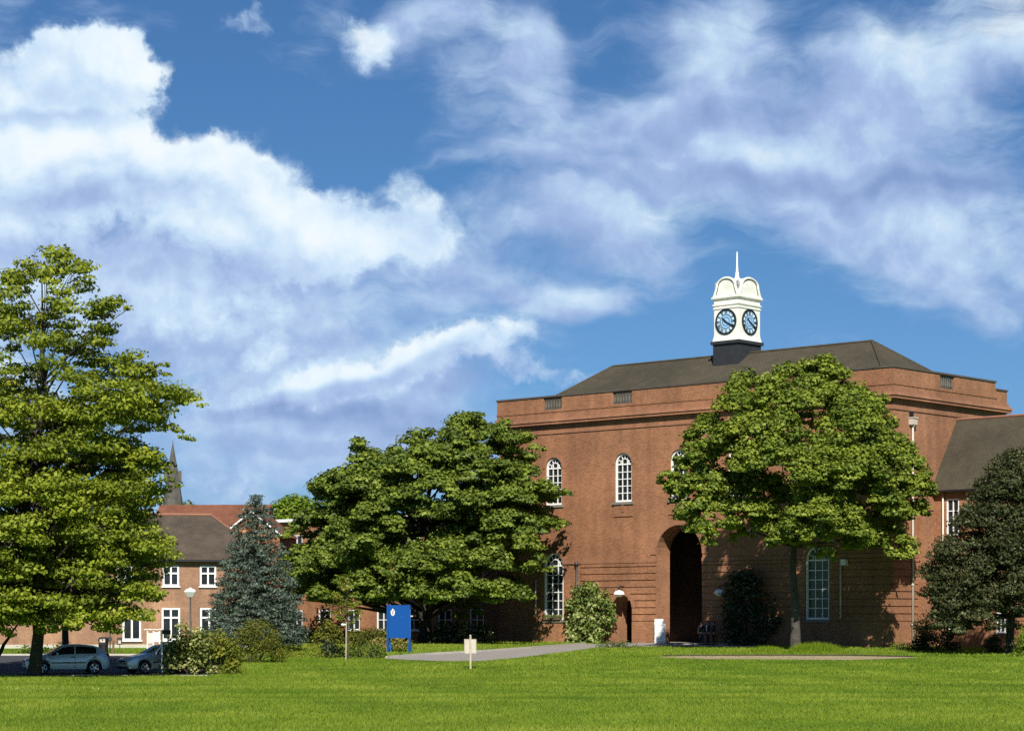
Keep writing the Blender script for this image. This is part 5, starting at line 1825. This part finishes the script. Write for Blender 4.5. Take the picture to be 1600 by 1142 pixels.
g = MB(); g.box(w / 2 + .057, w / 2 + .2, -.03, .03, 2.25, 2.33); g.build('bracket', M['sign_back'], sg_)
# crest: white shield with a crowned top and dark quarters
cr = MB()
cx_, cz_ = -w / 2 + .34, 2.52
sh = [(cx_ - .12, cz_ + .12), (cx_ - .13, cz_ - .02), (cx_ - .09, cz_ - .15), (cx_, cz_ - .22), (cx_ + .09, cz_ - .15), (cx_ + .13, cz_ - .02), (cx_ + .12, cz_ + .12), (cx_ + .05, cz_ + .14), (cx_ + .04, cz_ + .20), (cx_, cz_ + .26), (cx_ - .04, cz_ + .20), (cx_ - .05, cz_ + .14)]
cr.prism(sh, -.043, -.036)
ce = cr.build('crest', M['white'], sg_)
cr = MB()
for x, z, hw, hz in ((-.045, .065, .032, .03), (.045, .065, .032, .03), (0, -.01, .05, .018), (-.035, -.075, .026, .03), (.035, -.075, .026, .03), (0, -.15, .02, .02)):
    cr.box(cx_ + x - hw, cx_ + x + hw, -.049, -.0435, cz_ + z - hz, cz_ + z + hz)
cr.build('crest_quarter', M['black'], ce)
cr = MB(); cr.box(.12, .28, -.040, -.036, 2.23, 2.255); cr.build('rule_line', M['blue_edge'], sg_)

# small sign seen from behind on the lawn
nb = gp(735, 114)
sn = thing('notice_sign', 'small square sign on a pale post, seen from behind, standing on the lawn', 'sign', nb, R(8))
g = MB(); g.box(-.045, .045, -.045, .045, -.3, 1.66); g.lathe([(.05, 1.66), (.06, 1.70), (.03, 1.75)], 8); g.build('post', M['timber'], sn)
g = MB(); g.box(-.28, .28, .048, .072, .82, 1.50); g.build('panel', M['sign_back'], sn)
g = MB(); g.box(-.285, .285, .042, .078, 1.502, 1.53); g.box(-.285, .285, .042, .078, .79, .818); g.box(-.31, -.282, .042, .078, .79, 1.53); g.box(.282, .31, .042, .078, .79, 1.53); g.build('panel_frame', M['timber'], sn)

# lamp post
lp = gp(297.5, 139)
ls = thing('lamp_post', 'slim dark lamp post with a white lantern before the brick house', 'street lamp', lp)
lz = ZC + (HY - 926) * 139 / FPX - lp.z
g = MB(); g.tube([(0, 0, -.3), (0, 0, 1.0), (0, 0, 1.05), (0, 0, lz - .25)], [.075, .07, .05, .045], 8); g.build('pole', M['pipe_dark'], ls, True)
g = MB(); g.lathe([(.07, -.28), (.16, -.26), (.40, .06), (.40, .12), (.24, .24), (.06, .30), (.04, .34)], 6, (0, 0, lz), R(30)); g.build('lamp_shade', M['white'], ls)

# litter bin, post, little sign, notice board, white pole
bn = gp(161.5, 137)
t = thing('litter_bin', 'black litter bin with a pale label on the kerb behind the cars', 'litter bin', bn)
g = MB(); g.lathe([(.27, 0), (.30, .05), (.30, .82), (.33, .84), (.33, .90), (.27, 1.02), (.10, 1.06)], 12); g.build('bin_body', M['black'], t)
g = MB(); g.box(-.17, .17, -.318, -.305, .74, .93); g.build('label_plate', M['sign_back'], t)
g = MB(); g.box(-.2, .2, -.31, -.296, .60, .70); g.build('slot', M['trim'], t)
bp_ = gp(172, 137.6)
t = thing('sign_post', 'dark post with a rounded plate just right of the litter bin', 'post', bp_)
g = MB(); g.tube([(0, 0, -.2), (0, 0, 2.2)], .035, 6); g.build('pole', M['pipe_dark'], t)
g = MB(); g.lathe([(.14, -.02), (.16, 0), (.14, .02)], 12, (0, 0, 0)); g_ = g.build('plate', M['pipe_dark'], t, loc=(-.02, -.06, .92)); g_.rotation_euler = (R(90), 0, 0)
for px, lab in ((177, 'short pale timber bollard right of the litter bin'),):
    b = gp(px, 136.5); t = thing('bollard', lab, 'bollard', b)
    g = MB(); g.box(-.06, .06, -.06, .06, -.2, .80); g.box(-.07, .07, -.07, .07, .802, .84); g.build('post', M['timber_dark'], t)
b = gp(187, 138.5)
t = thing('small_sign', 'small dark square sign on a thin post on the grass before the house', 'sign', b)
g = MB(); g.tube([(0, 0, -.2), (0, 0, .75)], .025, 6); g.build('post', M['timber_dark'], t)
g = MB(); g.box(-.17, .17, -.05, -.03, .55, 1.0); g.build('panel', M['pipe_dark'], t)
g = MB(); g.box(-.09, .09, -.056, -.051, .62, .82); g.build('sign_face', M['sign_back'], t)
b = gp(240, 134)
t = thing('notice_board', 'white framed notice board on posts behind the silver-grey car', 'notice board', b)
for x in (-.36, .0, .36):
    g = MB(); g.box(x - .04, x + .04, -.04, .04, -.2, 1.55); g.build('post', M['white'], t)
g = MB(); g.box(-.02, .36, -.065, -.042, .85, 1.42); g.build('panel', M['white'], t)
g = MB(); g.box(-.34, -.04, -.06, -.042, .75, 1.38); g.build('panel', M['white_shade'], t)
g = MB(); g.box(-.55, .55, -.12, .12, 1.56, 1.63); g.build('canopy', M['white_shade'], t)
b = gp(253, 106.7)
t = thing('white_pole', 'slim white pole standing at the lawn edge in front of the silver-grey car', 'pole', b)
g = MB(); g.tube([(0, 0, -.2), (0, 0, 2.15)], .038, 7); g.build('pole', M['white'], t)
g = MB(); g.bar((.0, -.02, 1.45), (-.32, -.02, .98), .04, .03, (0, -1, 0)); g.build('arm', M['white'], t)
g = MB(); g.box(.0, .42, -.03, .0, 1.95, 2.15); g.build('plate', M['trim'], t)

# white boarded gate leaf at the arch, on its white step
def hall_pt(x, y, z): return HM @ Vector((x, y, z))


gl_ = hall_pt(XC - 2.0, -.35, .03)
t = thing('gate_leaf', 'white boarded gate leaf standing open inside the left side of the big arch', 'gate', gl_, ROT + R(38))
g = MB()
for i in range(5):
    x = .02 + i * .16
    g.box(x, x + .15, -.03, .03, .06, 1.88 - (.0 if i < 4 else .22))
g.build('board', M['white'], t)
g = MB(); g.box(0, .82, -.06, -.031, .25, .37); g.box(0, .82, -.06, -.031, 1.45, 1.57); g.build('rail', M['white'], t)
s_ = thing('door_step', 'low white step below the white gate leaf', 'step', hall_pt(XC - 1.5, -.75, -.12), ROT)
g = MB(); g.box(-.75, .75, -.3, .3, -.2, .14); g.build('step', M['white'], s_)

# ------------------------------------------------------------------ people standing in the shade beside the arch
M['skin'] = mat('skin', (0.36, 0.19, 0.13), 0.6, 0.05)
M['hair'] = mat('dark_hair', (0.015, 0.011, 0.009), 0.6, 0.2, 20)
M['cloth_black'] = mat('black_cloth', (0.014, 0.014, 0.017), 0.9, 0.2, 8)
M['cloth_navy'] = mat('navy_cloth', (0.018, 0.020, 0.034), 0.9, 0.2, 8)
M['cloth_grey'] = mat('charcoal_cloth', (0.030, 0.030, 0.034), 0.9, 0.2, 8)
M['cloth_white'] = mat('white_cloth', (0.75, 0.75, 0.73), 0.8, 0.05, 8)


def skin_mesh(name, chains, material, parent, sub=1):
    """chains: lists of (point, radius); a chain's first point may be an index into points already placed"""
    V_, E_, Rd = [], [], []
    for ch in chains:
        prev = None
        for it in ch:
            if isinstance(it, int): prev = it; continue
            V_.append(it[0]); Rd.append(it[1])
            if prev is not None: E_.append((prev, len(V_) - 1))
            prev = len(V_) - 1
    me = bpy.data.meshes.new(name)
    me.from_pydata(V_, E_, [])
    me.materials.append(material)
    o = bpy.data.objects.new(name, me)
    COL.objects.link(o); o.parent = parent
    o.modifiers.new('skin', 'SKIN')
    if not me.skin_vertices: return o
    sv = me.skin_vertices[0].data
    for i, r in enumerate(Rd):
        sv[i].radius = r if hasattr(r, '__len__') else (r, r)
    sv[0].use_root = True
    o.modifiers[0].use_smooth_shade = True
    s = o.modifiers.new('smooth', 'SUBSURF'); s.levels = sub; s.render_levels = sub
    return o


def person(label, loc, rotz, h, jacket, trousers, bend=0.0, shirt=None, arms=(0.1, 0.1)):
    t = thing('person', label, 'person', loc, rotz, None)
    s = h / 1.72
    t.scale = (s, s, s)
    # faces -y
    sh = []
    body = [[((0, 0, .93), (.15, .10)), ((0, .01, 1.08), (.13, .09)), ((0, .0, 1.28), (.165, .10)), ((0, .01, 1.42), (.10, .07)), ((0, -.005, 1.49), .052), ((0, -.015, 1.56), (.068, .078)), ((0, -.012, 1.63), (.078, .094)), ((0, -.005, 1.70), (.05, .06))]]
    idx = 8
    hands = []
    for i, sg in enumerate((1, -1)):
        a = arms[i]
        sx_, ex, wx = .19 * sg, (.26) * sg, (.24 - .12 * a) * sg
        wy, wz_ = -.10 - .22 * a, .86 + .18 * a
        body.append([2, ((sx_, .01, 1.40), .058), ((ex, .03, 1.13), .043), ((wx, wy, wz_), .028), ((wx, wy - .03 - .04 * a, wz_ - .07 + .05 * a), (.034, .02))])
        hand = idx + 3
        idx += 4
        for f_, (o_, l_) in enumerate(((-.022, .075), (-.008, .085), (.008, .08), (.022, .062))):
            bx, by, bz_ = wx + o_ * .3, wy - .035 - .04 * a + o_, wz_ - .10 + .05 * a
            body.append([hand, ((bx, by, bz_), .009), ((bx - .01 * sg, by - .01, bz_ - l_ * .55), .008), ((bx - .025 * sg, by - .012, bz_ - l_), .006)])
            idx += 3
        body.append([hand, ((wx - .02 * sg, wy - .06, wz_ - .06), .010), ((wx - .03 * sg, wy - .075, wz_ - .105), .007)])
        idx += 2
    for sg in (1, -1):
        body.append([0, ((.085 * sg, 0, .86), .085), ((.10 * sg, -.015, .50), .055), ((.105 * sg, .02, .10), .038), ((.11 * sg, -.02, .045), (.04, .035)), ((.125 * sg, -.15, .03), (.04, .025))])
    # nose and ears
    skin_mesh('body', body, M['skin'], t)
    jk = [[((0, 0, .86), (.175, .125)), ((0, .01, 1.08), (.15, .11)), ((0, .0, 1.28), (.185, .12)), ((0, .01, 1.43), (.11, .08)), ((0, 0, 1.47), (.065, .065))]]
    for i, sg in enumerate((1, -1)):
        a = arms[i]
        jk.append([2, ((.195 * sg, .01, 1.39), .074), ((.262 * sg, .03, 1.13), .060), (((.24 - .12 * a) * sg, -.095 - .2 * a, .885 + .18 * a), .045)])
    skin_mesh('jacket', jk, jacket, t)
    tr = [[((0, 0, .92), (.155, .11)), ((0, 0, .86), (.15, .11))]]
    for sg in (1, -1):
        tr.append([1, ((.088 * sg, 0, .80), .095), ((.10 * sg, -.015, .50), .070), ((.106 * sg, .015, .12), .058)])
    skin_mesh('trousers', tr, trousers, t)
    for sg in (1, -1):
        g = MB(); g.ball((.118 * sg, -.07, .045), (.052, .14, .048), 10, 6); g.build('shoe', M['black'], t, True)
    g = MB(); g.ball((0, .018, 1.655), (.092, .10, .085), 12, 8); g.ball((0, .055, 1.59), (.08, .06, .09), 10, 6); g.build('hair', M['hair'], t, True)
    g = MB(); g.ball((0, -.105, 1.60), (.014, .022, .02), 8, 5); g.build('nose', M['skin'], t, True)
    for sg in (1, -1):
        g = MB(); g.ball((.03 * sg, -.088, 1.635), (.012, .008, .007), 8, 5); g.build('eye', M['black'], t, True)
        g = MB(); g.ball((.082 * sg, .0, 1.61), (.012, .025, .034), 8, 5); g.build('ear', M['skin'], t, True)
    g = MB(); g.ball((0, -.092, 1.555), (.024, .008, .006), 8, 5); g.build('mouth', mat('lip', (.25, .09, .08), .6, .05), t, True)
    if shirt:
        g = MB(); g.prism([(-.05, 1.43), (-.012, .98), (.012, .98), (.05, 1.43)], -.136, -.118); g.build('shirt_front', shirt, t)
    return t


pz = .165
for (px, yy, lab, rot, h, j_, tr_, sh_, ar) in (
        (1096.0, -.75, 'person in black jacket standing leftmost in the shade beside the arch', 20, 1.66, M['cloth_black'], M['cloth_grey'], None, (.1, .5)),
        (1106.5, -.95, 'person in dark jacket over white shirt, middle of the three beside the arch', -25, 1.70, M['cloth_navy'], M['cloth_black'], M['cloth_white'], (.5, .2)),
        (1115.0, -.65, 'person in charcoal top standing rightmost of the three beside the arch', -45, 1.68, M['cloth_grey'], M['cloth_black'], None, (.7, .2))):
    k_ = (px - CXP) / FPX
    # hall x for this column at depth yy
    best = min((abs(((hall_pt(x / 100, yy, 0)).x / (hall_pt(x / 100, yy, 0)).y) - k_), x / 100) for x in range(1400, 2200))[1]
    hp3 = hall_pt(best, yy, 0); hp3.z = gz(hp3.y) + .035
    person(lab, hp3, ROT + R(rot), h, j_, tr_, shirt=sh_, arms=ar)
